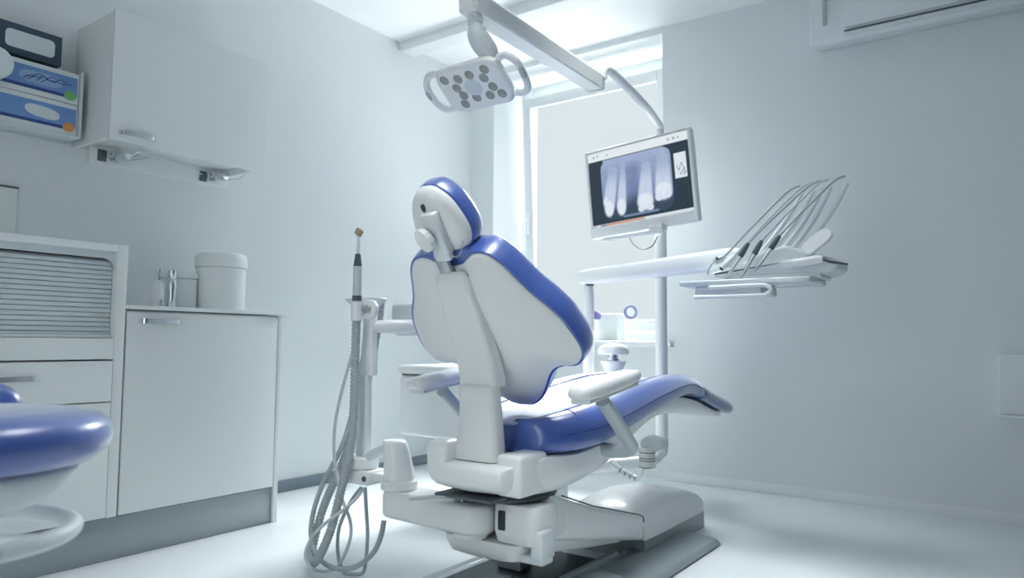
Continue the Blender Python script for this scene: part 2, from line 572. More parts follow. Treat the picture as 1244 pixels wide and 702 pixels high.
# ---- things on the worktop
pb = thing('pump_bottle', 'small white dispenser bottle with silver top on the worktop', 'bottle', (-2.85, 1.55, .898))
obj('bottle', lathe([(0, .8985), (.022, .8985), (.025, .903), (.025, .985), (.018, 1.005), (.011, 1.012), (0, 1.012)], 20, Matrix.Translation((-2.85, 1.545, 0))), M['white'], pb)
obj('pump_head', MB(lathe([(.012, 1.012), (.012, 1.03), (.006, 1.034), (.006, 1.048), (.016, 1.05), (.016, 1.06), (0, 1.062)], 16, Matrix.Translation((-2.85, 1.545, 0))),
                    tube([(-2.85, 1.545, 1.055), (-2.83, 1.53, 1.055), (-2.822, 1.525, 1.045)], .004, 8)), M['chrome'], pb)
obj('label', box(-2.826, -2.8245, 1.54, 1.552, .91, .935), M['steel'], pb)
tag(obj('clear_bottle', MB(lathe([(0, .8985), (.016, .8985), (.018, .902), (.014, .95), (.018, 1.0), (.012, 1.02), (.016, 1.03), (.016, 1.055), (0, 1.058)], 18, Matrix.Translation((-2.83, 1.592, 0)))), M['chrome']),
    'slim silvery bottle right beside the white dispenser bottle', 'bottle')
wb = thing('storage_box', 'low white box between the bottles and the white canister', 'box', (-2.9, 1.67, .898))
obj('body', box(-2.98, -2.86, 1.615, 1.72, .8985, 1.03, .006), M['cab'], wb)
obj('lid', box(-2.983, -2.857, 1.612, 1.723, 1.0305, 1.055, .005), M['cab'], wb)
cn = thing('canister', 'white round canister with a wide lid on the worktop', 'canister', (-2.87, 1.84, .898))
obj('body', lathe([(0, .8985), (.098, .8985), (.102, .903), (.102, 1.085), (0, 1.086)], 40, Matrix.Translation((-2.87, 1.835, 0))), M['cab'], cn)
obj('lid', lathe([(0, 1.0865), (.107, 1.0865), (.108, 1.092), (.108, 1.128), (.1, 1.146), (.085, 1.15), (0, 1.15)], 40, Matrix.Translation((-2.87, 1.835, 0))), M['cab'], cn)

# ================================================================== AIR CONDITIONER, RIGHT WALL BOX
ac = thing('air_conditioner', 'white wall-mounted air conditioner near the ceiling', 'air conditioner', (-.3, 3.8, 2.236))
ap = [(YF, 2.56), (3.72, 2.56), (3.695, 2.53), (3.69, 2.30), (3.695, 2.262), (3.72, 2.246), (YF, 2.29)]
obj('body', prism(ap, 'X', -.82, .25, .012, 3), M['cool'], ac)
obj('mount_plate', box(-.78, .22, 3.86, YF, 2.30, 2.55), M['cool'], ac)
obj('front_panel', box(-.655, .09, 3.678, 3.692, 2.30, 2.54, .004), M['cool'], ac)
obj('flap', MB(box(-.655, .09, 3.684, 3.695, 2.262, 2.281, .003)), M['cool'], ac)
obj('air_gap', box(-.66, .095, 3.682, 3.689, 2.2825, 2.2895, .001), M['darkgrey'], ac)
obj('side_slot', box(-.756, -.738, 3.684, 3.692, 2.335, 2.53, .003), M['armgrey'], ac)
hb = thing('wall_box', 'shallow pale box fixed low on the window wall at right', 'wall box', (.1, 3.87, .47))
obj('body', box(-.10, .35, 3.845, YF, .475, .738, .006), M['wall'], hb)
obj('lip', box(-.105, .355, 3.832, YF, .462, .4745, .003), M['wall'], hb)

# ================================================================== DENTAL CHAIR
CX = -1.29
ch = thing('dental_chair', 'white dental chair with blue upholstery in the middle of the room', 'dental chair', (CX, 2.3, 0))

# --- backrest
bk0, bz0, bkk = 1.514, 1.009, 0.9
sl_up = Vector((0, -bkk, 1)).normalized()
n_f = Vector((0, 1, bkk)).normalized()
b_o = Vector((CX, bk0, bz0))
b_m = Matrix.Identity(4)
for i in range(3):
    b_m[i][0], b_m[i][1], b_m[i][2], b_m[i][3] = (1, 0, 0)[i], sl_up[i], n_f[i], b_o[i]
tr = [(554, 323), (561, 321), (567, 315.5), (573, 310), (582, 308.3), (592.5, 311), (602, 317), (612, 325), (629.5, 342.5), (646.6, 358.5), (663.7, 372), (681, 388),
      (689.4, 399), (698, 411), (704, 421), (706.5, 431), (703, 440), (695, 443.5), (686.5, 443), (673.7, 447), (666.6, 457), (662, 471), (656.6, 482.5), (646.6, 490), (636.7, 494.5), (621, 494.5)]
half = []
for p in tr:
    q = on_slope(p[0], p[1], bk0, bz0, bkk) - b_o
    half.append((q.x, q.dot(sl_up)))
half = [h for h in half if h[0] > 0.012]
top_v = half[0][1] - 0.004
bot_v = half[-1][1] - 0.002
half = [(0.0, top_v)] + half + [(0.0, bot_v)]
full = half + [(-u, v) for u, v in reversed(half[1:-1])]
full = [(p.x, p.y) for p in catmull([(a, b, 0) for a, b in full], 3, closed=True)]
v_t, v_b = max(v for u, v in full), min(v for u, v in full)


def b_centre(p):
    v = p[1]
    lo, hi = v_b + .09, v_t - .10
    f = (v - v_b) / (v_t - v_b)
    return (p[0] * 0.02, lo + (hi - lo) * f)


def hw(v):
    c = [abs(u) for u, vv in full if abs(vv - v) < .02]
    return max(c) if c else .1


def edge_dist(u, v):
    best = 9
    for i in range(len(full)):
        ax_, ay_ = full[i - 1]; bx_, by_ = full[i]
        dx, dy = bx_ - ax_, by_ - ay_
        q = max(0, min(1, ((u - ax_) * dx + (v - ay_) * dy) / max(1e-9, dx * dx + dy * dy)))
        best = min(best, math.hypot(u - ax_ - dx * q, v - ay_ - dy * q))
    return best


def back_bulge(u, v, t):
    f = (v - v_b) / (v_t - v_b)
    e = math.sin(min(1, edge_dist(u, v) / .13) * PI / 2)
    return -(.030 + .040 * (1 - f)) * e


shell_prof = [(0, .012), (0, 0), (.02, -.003)] + [(t, -.004) for t in (.06, .12, .2, .3, .4, .5, .6, .68, .75, .8, .85, .9, .95, 1.0)]
obj('back_shell', slab(full, shell_prof, b_m, b_centre, lambda u, v, t: back_bulge(u, v, t) if t > 0.021 else 0), M['shell'], ch, sharp=60, weld=True)


def grow(poly, d):
    n = len(poly)
    out = []
    for i in range(n):
        a, b = Vector(poly[i - 1]), Vector(poly[(i + 1) % n])
        t = (b - a).normalized()
        nn = Vector((t.y, -t.x))
        out.append((poly[i][0] + nn.x * d, poly[i][1] + nn.y * d))
    return out


area = sum(full[i][0] * full[(i + 1) % len(full)][1] - full[(i + 1) % len(full)][0] * full[i][1] for i in range(len(full)))
G = 1 if area > 0 else -1
cush = grow(full, .007 * G)
v_pk = max(v for u, v in cush)
cush = [(u, max(v, v_pk + .010 * math.cos(u / .095 * PI / 2))) if abs(u) < .095 and v > v_pk - .12 else (u, v) for u, v in cush]


def back_front(u, v, t):
    return 0


cprof = [(1, .002), (.3, .002), (.03, .002), (0.0, .003), (-.012, .012), (-.022, .035), (-.018, .060), (.004, .078), (.04, .087), (.12, .092), (.3, .086), (.6, .078), (1, .074)]
bc_o = obj('back_cushion', slab(cush, cprof, b_m, b_centre), M['blue'], ch, sharp=60, weld=True)

# --- spine bracket below the back shell
def ring_rr(cx, cy, z, w, d, r, k=4, tiltx=0, tilty=0):
    return [Vector((cx + a, cy + b, z + a * tiltx + b * tilty)) for a, b in rrect(w, d, r, k)]


sp = []
for z, y, w_, d_ in ((.44, 1.665, .150, .07), (.47, 1.665, .150, .07), (.52, 1.668, .140, .065), (.57, 1.668, .132, .062), (.62, 1.664, .128, .058), (.645, 1.660, .128, .058), (.655, 1.664, .120, .05)):
    sp.append(ring_rr(CX + .0, y, z, w_, d_, .022))
obj('back_bracket', loft(sp), M['shell'], ch, sharp=50)
sp = []
for z, y, w_, d_ in ((.650, 1.676, .134, .070), (.68, 1.672, .134, .066), (.74, 1.648, .132, .060), (.80, 1.618, .130, .056), (.86, 1.585, .127, .052), (.92, 1.550, .120, .046), (.955, 1.532, .110, .040), (.968, 1.530, .095, .026)):
    sp.append(ring_rr(CX, y, z, w_, d_, .018))
obj('back_spine', loft(sp), M['shell'], ch, sharp=50)

# --- headrest
hk = 0.72
hy0, hz0 = 1.475, 1.105
h_up = Vector((0, -hk, 1)).normalized()
h_f = Vector((0, 1, hk)).normalized()
h_o = Vector((CX, hy0, hz0))
h_m = Matrix.Identity(4)
for i in range(3):
    h_m[i][0], h_m[i][1], h_m[i][2], h_m[i][3] = (1, 0, 0)[i], h_up[i], h_f[i], h_o[i]
hp = [(511.5, 222.6), (528, 227), (545, 238.5), (558, 254), (569, 272), (573, 286.5), (571, 296), (563, 303), (551, 307)]
hh = []
for p in hp:
    q = on_slope(p[0], p[1], hy0, hz0, hk) - h_o
    hh.append((q.x, q.dot(h_up)))
hh = [a for a in hh if a[0] > .012]
hfull = [(0, hh[0][1] + .006)] + hh + [(0, hh[-1][1] - .004)]
hfull = hfull + [(-u, v) for u, v in reversed(hfull[1:-1])]
hfull = [(p.x, p.y) for p in catmull([(a, b, 0) for a, b in hfull], 4, closed=True)]
h_c = ((0, sum(v for u, v in hfull) / len(hfull)))
ar = sum(hfull[i][0] * hfull[(i + 1) % len(hfull)][1] - hfull[(i + 1) % len(hfull)][0] * hfull[i][1] for i in range(len(hfull)))
HG = 1 if ar > 0 else -1
hsp = [(0, .012), (0, .0), (.04, -.009), (.12, -.018), (.25, -.026), (.45, -.032), (.7, -.036), (1, -.037)]
obj('headrest_shell', slab(hfull, hsp, h_m, lambda p: (0, p[1] * .35)), M['shell'], ch, sharp=60, weld=True)
hcp = [(1, .002), (.1, .002), (.0, .003), (-.03, .012), (-.05, .03), (-.03, .05), (.05, .066), (.2, .076), (.5, .078), (1, .074)]
hc_o = obj('headrest_cushion', slab(hfull, hcp, h_m, lambda p: (0, p[1] * .35)), M['blue'], ch, sharp=70, weld=True)
# bracket: channel bar on the back of the headrest down into the backrest
hb_m = h_m
br = MB()
br.add(xf(box(-.010, .040, -.078, .046, -.060, -.030, .006, 3), hb_m))
br.add(xf(box(-.016, .010, -.02, .040, -.054, -.028, .006, 3), hb_m))
br.add(xf(box(-.022, .030, -.100, -.060, -.056, -.028, .008, 3), hb_m))
hbr = obj('headrest_bracket', br, M['cool'], ch)
obj('slide_bar', xf(box(-.030, .010, -.165, -.08, -.050, -.034, .003), hb_m), M['steel'], hbr)
kn_m = hb_m @ frame(Vector((-.004, -.018, -.062)), (-.30, .0, -1))
kn = []
for r, zz in ((0, 0), (.026, 0), (.032, .004), (.0335, .016), (.032, .022), (.028, .0245), (.0255, .0235), (0, .0245)):
    kn.append([kn_m @ Vector((max(r, 1e-5) * (1 + (.03 if j % 4 < 2 else 0) * (r > .030)) * math.cos(2 * PI * j / 56), max(r, 1e-5) * (1 + (.03 if j % 4 < 2 else 0) * (r > .030)) * math.sin(2 * PI * j / 56), zz)) for j in range(56)])
obj('knob', loft(kn), M['white'], hbr, sharp=40)
obj('slot', xf(prism(oval(-.002, .058, .006, .011, e=2), 'Z', -.041, -.0345), hb_m), M['dark'], hbr)
ball = MB()
for j in range(22):
    t = j / 21
    p = hb_m @ Vector((.028 + t * .055, -.066 - .030 * math.sin(t * PI) + .016 * t, -.058 + .02 * t))
    ball.add(lathe([(0, -.0022), (.0016, -.0016), (.0022, 0), (.0016, .0016), (0, .0022)], 6, Matrix.Translation(p)))
obj('ball_chain', ball, M['chrome'], hbr)

# --- seat and leg rest cushion: sections along Y  (y, half width, top z, crown, bottom z)
ST = [(1.755, .115, .545, .458), (1.764, .155, .552, .456), (1.80, .195, .560, .457), (1.88, .230, .573, .461), (2.0, .248, .588, .474), (2.15, .247, .606, .498),
      (2.3, .242, .626, .524), (2.45, .235, .643, .545), (2.58, .226, .653, .562), (2.70, .216, .655, .572), (2.80, .207, .648, .572), (2.88, .200, .634, .562), (2.935, .195, .618, .550), (2.95, .182, .606, .553)]


def cushion_rings(ST, cxx=CX, dip=.018, dip0=True):
    rings = []
    for (y, hwid, zt, zb) in ST:
        th = zt - zb
        e = min(.045, th * .42)
        dp = dip
        half = [(0, zb), (hwid * .5, zb), (hwid - .03, zb), (hwid - .012, zb + .004), (hwid - .003, zb + .014), (hwid, zb + th * .32), (hwid - .001, zb + th * .55),
                (hwid - .006, zt - e * .8), (hwid - .020, zt - e * .30), (hwid - .042, zt - e * .04), (hwid - .066, zt), (hwid * .62, zt - .004), (hwid * .52, zt - dp * .7), (hwid * .3, zt - dp), (0, zt - dp)]
        ring = [(cxx + u, y, z) for u, z in half] + [(cxx - u, y, z) for u, z in reversed(half[1:-1])]
        rings.append(ring)
    return rings


def refine(ST, k=4):
    out = []
    P = [Vector((a[0], a[1], a[2])) for a in ST]
    Q = [Vector((a[0], a[3], 0)) for a in ST]
    A = catmull(P, k)
    B = catmull(Q, k)
    return [(a.x, a.y, a.z, b.y) for a, b in zip(A, B)]


sc_o = obj('seat_cushion', loft(cushion_rings(refine(ST))), M['blue'], ch, sharp=65)
FT = [(2.955, .178, .604, .548), (2.962, .190, .608, .540), (3.02, .189, .594, .524), (3.12, .185, .568, .498), (3.22, .182, .544, .474), (3.32, .178, .522, .456), (3.375, .168, .508, .448), (3.395, .14, .494, .452)]
obj('foot_cushion', loft(cushion_rings(refine(FT), dip=.006)), M['footblue'], ch, sharp=65)


def seat_z(y, u):
    R = refine(ST)
    for a, b in zip(R, R[1:]):
        if a[0] <= y <= b[0]:
            t = (y - a[0]) / max(1e-6, b[0] - a[0])
            hwid = a[1] + (b[1] - a[1]) * t; zt = a[2] + (b[2] - a[2]) * t; zb = a[3] + (b[3] - a[3]) * t
            e = min(.045, (zt - zb) * .42)
            tab = [(0, zt - .018), (hwid * .3, zt - .018), (hwid * .52, zt - .0126), (hwid * .62, zt - .004), (hwid - .066, zt), (hwid - .042, zt - e * .04), (hwid - .02, zt - e * .3), (hwid - .006, zt - e * .8), (hwid, zb + (zt - zb) * .32)]
            u = abs(u)
            for p, q in zip(tab, tab[1:]):
                if p[0] <= u <= q[0]:
                    return p[1] + (q[1] - p[1]) * (u - p[0]) / (q[0] - p[0])
            return tab[-1][1]
    return None


sm = MB()
for s in (-1, 1):
    pts = []
    for y, u in ((1.80, .03), (1.815, .08), (1.87, .128), (1.97, .142), (2.1, .142), (2.25, .140), (2.4, .138), (2.55, .134), (2.68, .126), (2.8, .118), (2.92, .108)):
        pts.append((CX + s * u, y, seat_z(y, u) + .0006))
    sm.add(tube(catmull(pts, 5), .0026, 6))
    pts = []
    for y in (1.82, 1.9, 2.0, 2.15, 2.3, 2.45, 2.6, 2.7, 2.8, 2.92):
        R = [a for a in refine(ST)]
        a = min(R, key=lambda q: abs(q[0] - y))
        pts.append((CX + s * (a[1] + .0003), a[0], a[3] + (a[2] - a[3]) * .50))
    sm.add(tube(catmull(pts, 4), .0018, 6))
    pts = [(CX + s * u, y, seat_z(y, u) + .0006) for y, u in ((1.90, .139), (1.885, .165), (1.872, .19), (1.865, .21))]
    sm.add(tube(catmull(pts, 4), .0018, 6))
obj('seam', sm, M['seam'], sc_o)

# --- seat shell (white under body), sections along Y : y, half width, top z, bottom z
SH = [(1.585, .118, .418, .392), (1.592, .132, .430, .372), (1.62, .144, .436, .356), (1.68, .160, .440, .342), (1.74, .178, .452, .336), (1.80, .195, .452, .336), (1.88, .205, .452, .340), (2.0, .205, .462, .355),
      (2.12, .198, .482, .380), (2.24, .188, .505, .415), (2.36, .176, .528, .450), (2.48, .166, .545, .478), (2.6, .16, .556, .492), (2.76, .160, .562, .494), (2.90, .162, .544, .484), (3.04, .160, .512, .468), (3.18, .156, .476, .450), (3.28, .146, .454, .440), (3.31, .12, .448, .440)]
rings = []
for (y, hwid, zt, zb) in refine(SH, 3):
    th = zt - zb
    half = [(0, zb), (hwid * .55, zb + .004 * (th > .05)), (hwid * .8, zb + th * .09), (hwid * .93, zb + th * .24), (hwid * .985, zb + th * .5), (hwid, zb + th * .82), (hwid * .99, zt - .003), (hwid * .94, zt), (hwid * .5, zt), (0, zt)]
    rings.append([(CX + u, y, z) for u, z in half] + [(CX - u, y, z) for u, z in reversed(half[1:-1])])
obj('seat_shell', loft(rings), M['white'], ch, sharp=50)
# raised cheek block at the left rear of the shell, right block
ck = []
for z, hx, hy in ((.40, .036, .048), (.44, .038, .05), (.47, .040, .052), (.485, .034, .046), (.492, .022, .03)):
    ck.append(ring_rr(CX - .104, 1.635, z, hx * 2, hy * 2, .02))
obj('shell_cheek', loft(ck), M['white'], ch, sharp=60)
obj('shell_cheek', MB(box(CX + .082, CX + .168, 1.628, 1.77, .352, .467, .014, 3)), M['white'], ch, sharp=60)
# dark under gap and swivel plate
obj('swivel_plate', MB(lathe([(0, .318), (.13, .318), (.155, .324), (.16, .332), (.14, .3365), (0, .3365)], 40, Matrix.Translation((CX - .01, 1.80, 0)))), M['darkgrey'], ch)
obj('release_lever', MB(tube(catmull([(CX - .03, 1.66, .335), (CX - .09, 1.60, .333), (CX - .16, 1.545, .328)], 4), .009, sect=[(1.1, .5), (-1.1, .5), (-1.1, -.5), (1.1, -.5)])), M['armgrey'], ch)
obj('underplate', MB(box(CX - .115, CX + .09, 1.60, 1.70, .334, .343, .004)), M['darkgrey'], ch)

# --- armrests
for s in (1, -1):
    ax = CX + s * .300
    pad = []
    for (y, dz, w_, h_) in ((1.695, .002, .035, .018), (1.702, .002, .058, .030), (1.725, .003, .076, .040), (1.78, .010, .084, .044), (1.88, .022, .084, .044), (1.97, .033, .080, .042), (2.03, .041, .068, .034), (2.05, .044, .045, .020)):
        zc = .637 + dz
        ring = []
        for a, b in rrect(w_, h_, min(w_, h_) * .42, 4):
            ring.append(Vector((ax + a, y, zc + b)))
        pad.append(ring)
    ao = obj('armrest_pad', loft(pad), M['white'], ch, sharp=60)
    rail = []
    for (y, dz) in ((1.72, .003), (1.85, .019), (2.02, .040)):
        rail.append([Vector((ax + a, y, .613 + dz + b)) for a, b in rrect(.060, .014, .006, 3)])
    obj('armrest_base', loft(rail), M['cool'], ao, sharp=40)
    path = catmull([(ax, 1.845, .612), (ax, 1.92, .555), (ax, 2.0, .49), (ax, 2.03, .462), (ax - s * .02, 2.035, .448), (ax - s * .06, 2.03, .444), (ax - s * .125, 2.03, .446)], 6)
    obj('armrest_post', tube(path, [.023] * len(path), 14, sect=[(1.0 * math.cos(2 * PI * j / 16), .82 * math.sin(2 * PI * j / 16)) for j in range(16)]), M['armgrey'], ch, sharp=50)
    obj('post_collar', lathe([(.0, 0), (.034, 0), (.034, .012), (0, .012)], 24, frame((ax - s * .112, 2.03, .446), (s, 0, 0))), M['darkgrey'], ch)

# --- lift arm, column head, base
LA = [(1.80, .205), (2.415, .074), (2.415, .160), (2.05, .258), (1.84, .326), (1.80, .335)]
obj('lift_arm_cover', prism(LA, 'X', CX - .160, CX + .162, .016, 3), M['white'], ch)
LB = [(1.83, .158), (2.0, .128), (2.30, .086), (2.34, .090), (2.30, .125), (1.83, .22)]
obj('arm_seam', tube([(CX + .157, 1.86, .3245), (CX + .157, 2.05, .2605), (CX + .157, 2.39, .1695), (CX + .159, 2.414, .158), (CX + .1605, 2.414, .14)], .0026, 8), M['darkgrey'], ch)
obj('lower_arm', prism(LB, 'X', CX - .135, CX + .125, .012, 3), M['shell'], ch)
hd_ = []
for z, w_, d_, yy in ((.2065, .13, .11, 1.755), (.212, .145, .125, 1.755), (.24, .156, .135, 1.755), (.29, .156, .135, 1.755), (.312, .154, .133, 1.755), (.3175, .146, .125, 1.755)):
    hd_.append(ring_rr(CX + .100, yy, z, w_, d_, .035, 5))
obj('column_head', loft(hd_), M['shell'], ch, sharp=45)
obj('column_rear', box(CX - .165, CX + .165, 1.78, 1.875, .2065, .3175, .02, 3), M['shell'], ch)
hd2 = []
for z, w_, d_ in ((.150, .20, .09), (.158, .26, .12), (.19, .29, .14), (.206, .29, .14)):
    hd2.append(ring_rr(CX - .02, 1.755, z, w_, d_, .045, 5))
obj('column_foot', loft(hd2), M['shell'], ch, sharp=45)
obj('hinge_block', MB(box(CX + .150, CX + .190, 1.70, 1.775, .172, .255, .01, 3), box(CX + .10, CX + .190, 1.705, 1.765, .160, .182, .008, 3)), M['cool'], ch)
obj('side_switch', MB(box(CX + .052, CX + .076, 1.682, 1.694, .245, .30, .004)), M['dark'], ch)
# base cover: tapered body with crowned top
BCV = [(2.418, .160, .074, .158), (2.43, .163, .073, .166), (2.50, .164, .072, .182), (2.60, .164, .0715, .192), (2.70, .163, .071, .196)]
BCV2 = [(2.705, .160, .071, .193), (2.80, .160, .070, .188), (2.90, .159, .069, .176), (2.98, .157, .068, .158), (3.03, .150, .067, .135)]
for nm, ST2 in (('base_cover', BCV), ('base_end_cover', BCV2)):
    rings = []
    for (y, hwid, zb, zt) in ST2:
        th = zt - zb
        half = [(0, zb), (hwid, zb), (hwid, zb + .006), (hwid - .001, zb + th * .45), (hwid - .006, zb + th * .66), (hwid - .020, zb + th * .84), (hwid - .05, zt - .006), (hwid * .25, zt), (0, zt)]
        rings.append([(CX + u, y, z) for u, z in half] + [(CX - u, y, z) for u, z in reversed(half[1:-1])])
    obj(nm, loft(rings), M['white'], ch, sharp=45)
obj('base_skirt', MB(prism([(CX - .155, 2.43), (CX + .157, 2.43), (CX + .155, 3.02), (CX - .150, 3.02)], 'Z', .0, .0665)), M['basegrey'], ch)
# floor plate right of the base with sloped outer edge
pr = [(-1.195, .0), (-.99, .0), (-.98, .008), (-.998, .024), (-1.03, .030), (-1.19, .034), (-1.195, .034)]
obj('floor_plate', prism(pr, 'Y', 1.5, 2.79, .004, 2), M['basegrey'], ch)
obj('plate_edge', prism([(-1.62, .0), (-1.62, .012), (-1.60, .022), (-1.575, .022), (-1.56, .012), (-1.56, 0)], 'Y', 1.45, 2.27, .003, 2), M['steel'], ch)
obj('plate_rail', MB(tube([(-1.185, 1.52, .045), (-1.185, 2.30, .045)], .014, 12), box(-1.20, -1.17, 1.52, 2.36, .012, .045, .003)), M['basegrey'], ch)
obj('rubber_mat', MB(box(-1.56, -1.20, 1.46, 2.31, 0, .014, .003)), M['mat'], ch)
obj('rear_foot', MB(box(CX - .20, CX - .10, 2.02, 2.10, 0.0145, .06, .008)), M['basegrey'], ch)
fs = thing('foot_switch', 'grey domed foot switch on the chair floor plate', 'foot switch', (-1.1, 2.0, .034))
obj('dome', lathe([(0, .0345), (.075, .0345), (.078, .040), (.070, .052), (.045, .062), (0, .066)], 32, Matrix.Translation((-1.085, 2.02, 0))), M['basegrey'], fs)
obj('ring', lathe([(.075, .036), (.084, .0348), (.084, .040), (.078, .044), (.075, .043)], 32, Matrix.Translation((-1.085, 2.02, 0))), M['steel'], fs)

# ================================================================== DENTAL UNIT (body, pole, post and delivery arm)
un = thing('dental_unit', 'white dental unit with tall pole standing left of the chair', 'dental unit', (-1.85, 2.8, 0))
obj('side_body', MB(box(-2.235, -1.70, 2.30, 2.72, .37, .628, .02, 3)), M['white'], un)
obj('rear_body', MB(box(-2.20, -1.57, 2.715, 3.28, .36, .56, .02, 3)), M['white'], un)
obj('body_top', MB(box(-2.240, -1.695, 2.295, 2.725, .634, .672, .012, 3)), M['white'], un)
obj('shadow_gap', MB(box(-2.225, -1.71, 2.31, 2.71, .627, .636)), M['darkgrey'], un)
obj('support_foot', MB(box(-1.98, -1.75, 2.55, 2.95, 0, .372, .03, 3)), M['cool'], un)
PXc, PYc = -1.512, 3.45
pole = [(PXc, PYc, 1.84), (PXc, PYc, 1.4), (PXc, PYc, .9), (PXc, PYc, .30), (PXc - .01, PYc - .015, .22), (PXc - .05, PYc - .06, .185), (PXc - .12, PYc - .14, .175), (PXc - .22, PYc - .28, .17), (PXc - .3, PYc - .52, .17)]
obj('pole', tube(catmull(pole, 6), .031, 20), M['white'], un, sharp=50)
obj('pole_bracket', MB(box(-1.86, -1.74, 2.90, 2.98, .13, .22, .015, 3)), M['white'], un)
post = [at(716, 348, 3.14), at(716, 400, 3.14), at(716, 435, 3.14)]
post = [(-1.76, 3.14, 1.07), (-1.76, 3.14, .64)]
obj('arm_post', MB(tube([(-1.76, 3.14, .555), (-1.76, 3.14, 1.0), (-1.76, 3.14, 1.03), (-1.76, 3.14, 1.06)], [.027, .027, .0255, .020], 20)), M['white'], un)
obj('post_cap', lathe([(.0, 0), (.022, 0), (.022, .012), (0, .012)], 18, Matrix.Translation((-1.755, 3.14, 1.055))), M['dark'], un)

# spittoon on the unit
sp_ = thing('spittoon', 'white spittoon hood with chrome neck on the dental unit', 'spittoon', (-1.645, 3.18, .56))
spm = Matrix.Translation((-1.645, 3.18, 0))
obj('bowl', lathe([(0, .5605), (.05, .5605), (.042, .60), (.042, .64), (.055, .665), (.062, .68), (.064, .685), (.045, .688), (0, .689)], 32, spm), M['white'], sp_)
obj('column', lathe([(0, .6895), (.034, .6895), (.034, .697), (.026, .70), (.026, .716), (.034, .718), (0, .718)], 24, spm), M['chrome'], sp_)
obj('hood', lathe([(0, .7185), (.070, .7185), (.076, .724), (.074, .742), (.062, .758), (.038, .769), (0, .773)], 36, spm), M['white'], sp_)

# ================================================================== DELIVERY ARM AND INSTRUMENT CONSOLE
da = thing('delivery_arm', 'long white swing arm carrying the instrument console', 'swing arm', (-1.76, 3.14, 1.06))
A0, A1 = Vector((-1.815, 3.16, 1.098)), Vector((-.92, 2.90, 1.125))
pts = [A0, A0 + (A1 - A0) * .02, A0 + (A1 - A0) * .06] + [A0 + (A1 - A0) * t for t in (.3, .6, .94, .98, 1.0)]
sec = [(1.0 * math.copysign(abs(math.cos(2 * PI * j / 24)) ** .6, math.cos(2 * PI * j / 24)), .92 * math.copysign(abs(math.sin(2 * PI * j / 24)) ** .6, math.sin(2 * PI * j / 24))) for j in range(24)]
obj('arm', tube(pts, [.026, .037, .041, .042, .045, .047, .043, .030], sect=sec), M['white'], da, sharp=50)
obj('elbow', lathe([(0, 0), (.042, 0), (.046, .006), (.046, .05), (.04, .056), (0, .056)], 28, Matrix.Translation((-.93, 2.902, 1.03))), M['white'], da)

CY = 2.84
co = thing('instrument_console', 'white instrument console hovering over the leg rest', 'instrument console', (-.87, 2.84, .95))
obj('tray', MB(box(-1.115, -.62, 2.72, 2.98, 1.000, 1.022, .006, 3)), M['clear'], co)
obj('lower_box', MB(box(-1.06, -.80, 2.74, 2.96, .962, .9995, .008, 3)), M['cool'], co)
hx = [(-1.03, 2.725, .958), (-1.03, 2.70, .955), (-.80, 2.70, .955), (-.765, 2.70, .962), (-.752, 2.70, .975), (-.765, 2.70, .988), (-.80, 2.70, .993), (-.985, 2.70, .990)]
obj('front_handle', MB(tube(catmull(hx, 5), .008, 10)), M['white'], co)
bdy = [(-1.02, 1.045), (-.95, 1.03), (-.58, 1.035), (-.54, 1.055), (-.545, 1.085), (-.62, 1.110), (-.72, 1.15), (-.80, 1.135), (-.90, 1.085), (-1.01, 1.06)]
obj('body', prism(bdy, 'Y', 2.80, 3.0, .014, 3), M['cool'], co)
obj('body_base', MB(box(-1.0, -.60, 2.80, 2.98, 1.0215, 1.04, .006)), M['cool'], co)
sp1 = frame(at(993, 294, 2.80), (-.25, -1, .35))
obj('touch_pad', slab([(a, b) for a, b in rrect(.125, .085, .036, 5)], [(1, 0), (0, 0), (0, .006), (.08, .010), (1, .011)], sp1 @ Matrix.Rotation(.62, 4, 'Z') @ Matrix.Scale(.72, 4, (0, 1, 0))), M['white'], co)
obj('grip', tube([at(948, 321, 2.76), at(952, 320.5, 2.76), at(970, 319, 2.76), at(994, 315, 2.76), at(1000, 315, 2.76)], [.010, .014, .016, .016, .012], 18), M['white'], co)
obj('bracket_pin', tube([at(1000, 315, 2.76), at(1008, 318, 2.77), at(1030, 321, 2.80)], [.004, .005, .004], 8), M['darkgrey'], co)
# whip arms: five pale rods rising behind
tips = [(971, 226), (985, 223), (996, 220), (1006, 218), (1026, 214)]
for k, (tx, ty) in enumerate(tips):
    Yk = 2.90 - .012 * k
    base = at(912 + 13 * k, 322 - 1.5 * k, 2.90)
    tip = at(tx + 4, ty + 8, Yk)
    mid = at((912 + 13 * k) * .45 + (tx + 10) * .55, (322) * .45 + (ty + 10) * .55, 2.90)
    pth = catmull([base, mid, tip], 8)
    obj('whip_arm', tube(pth, [.0085] * (len(pth) - 3) + [.008, .007, .005], 10), M['cool'], co)

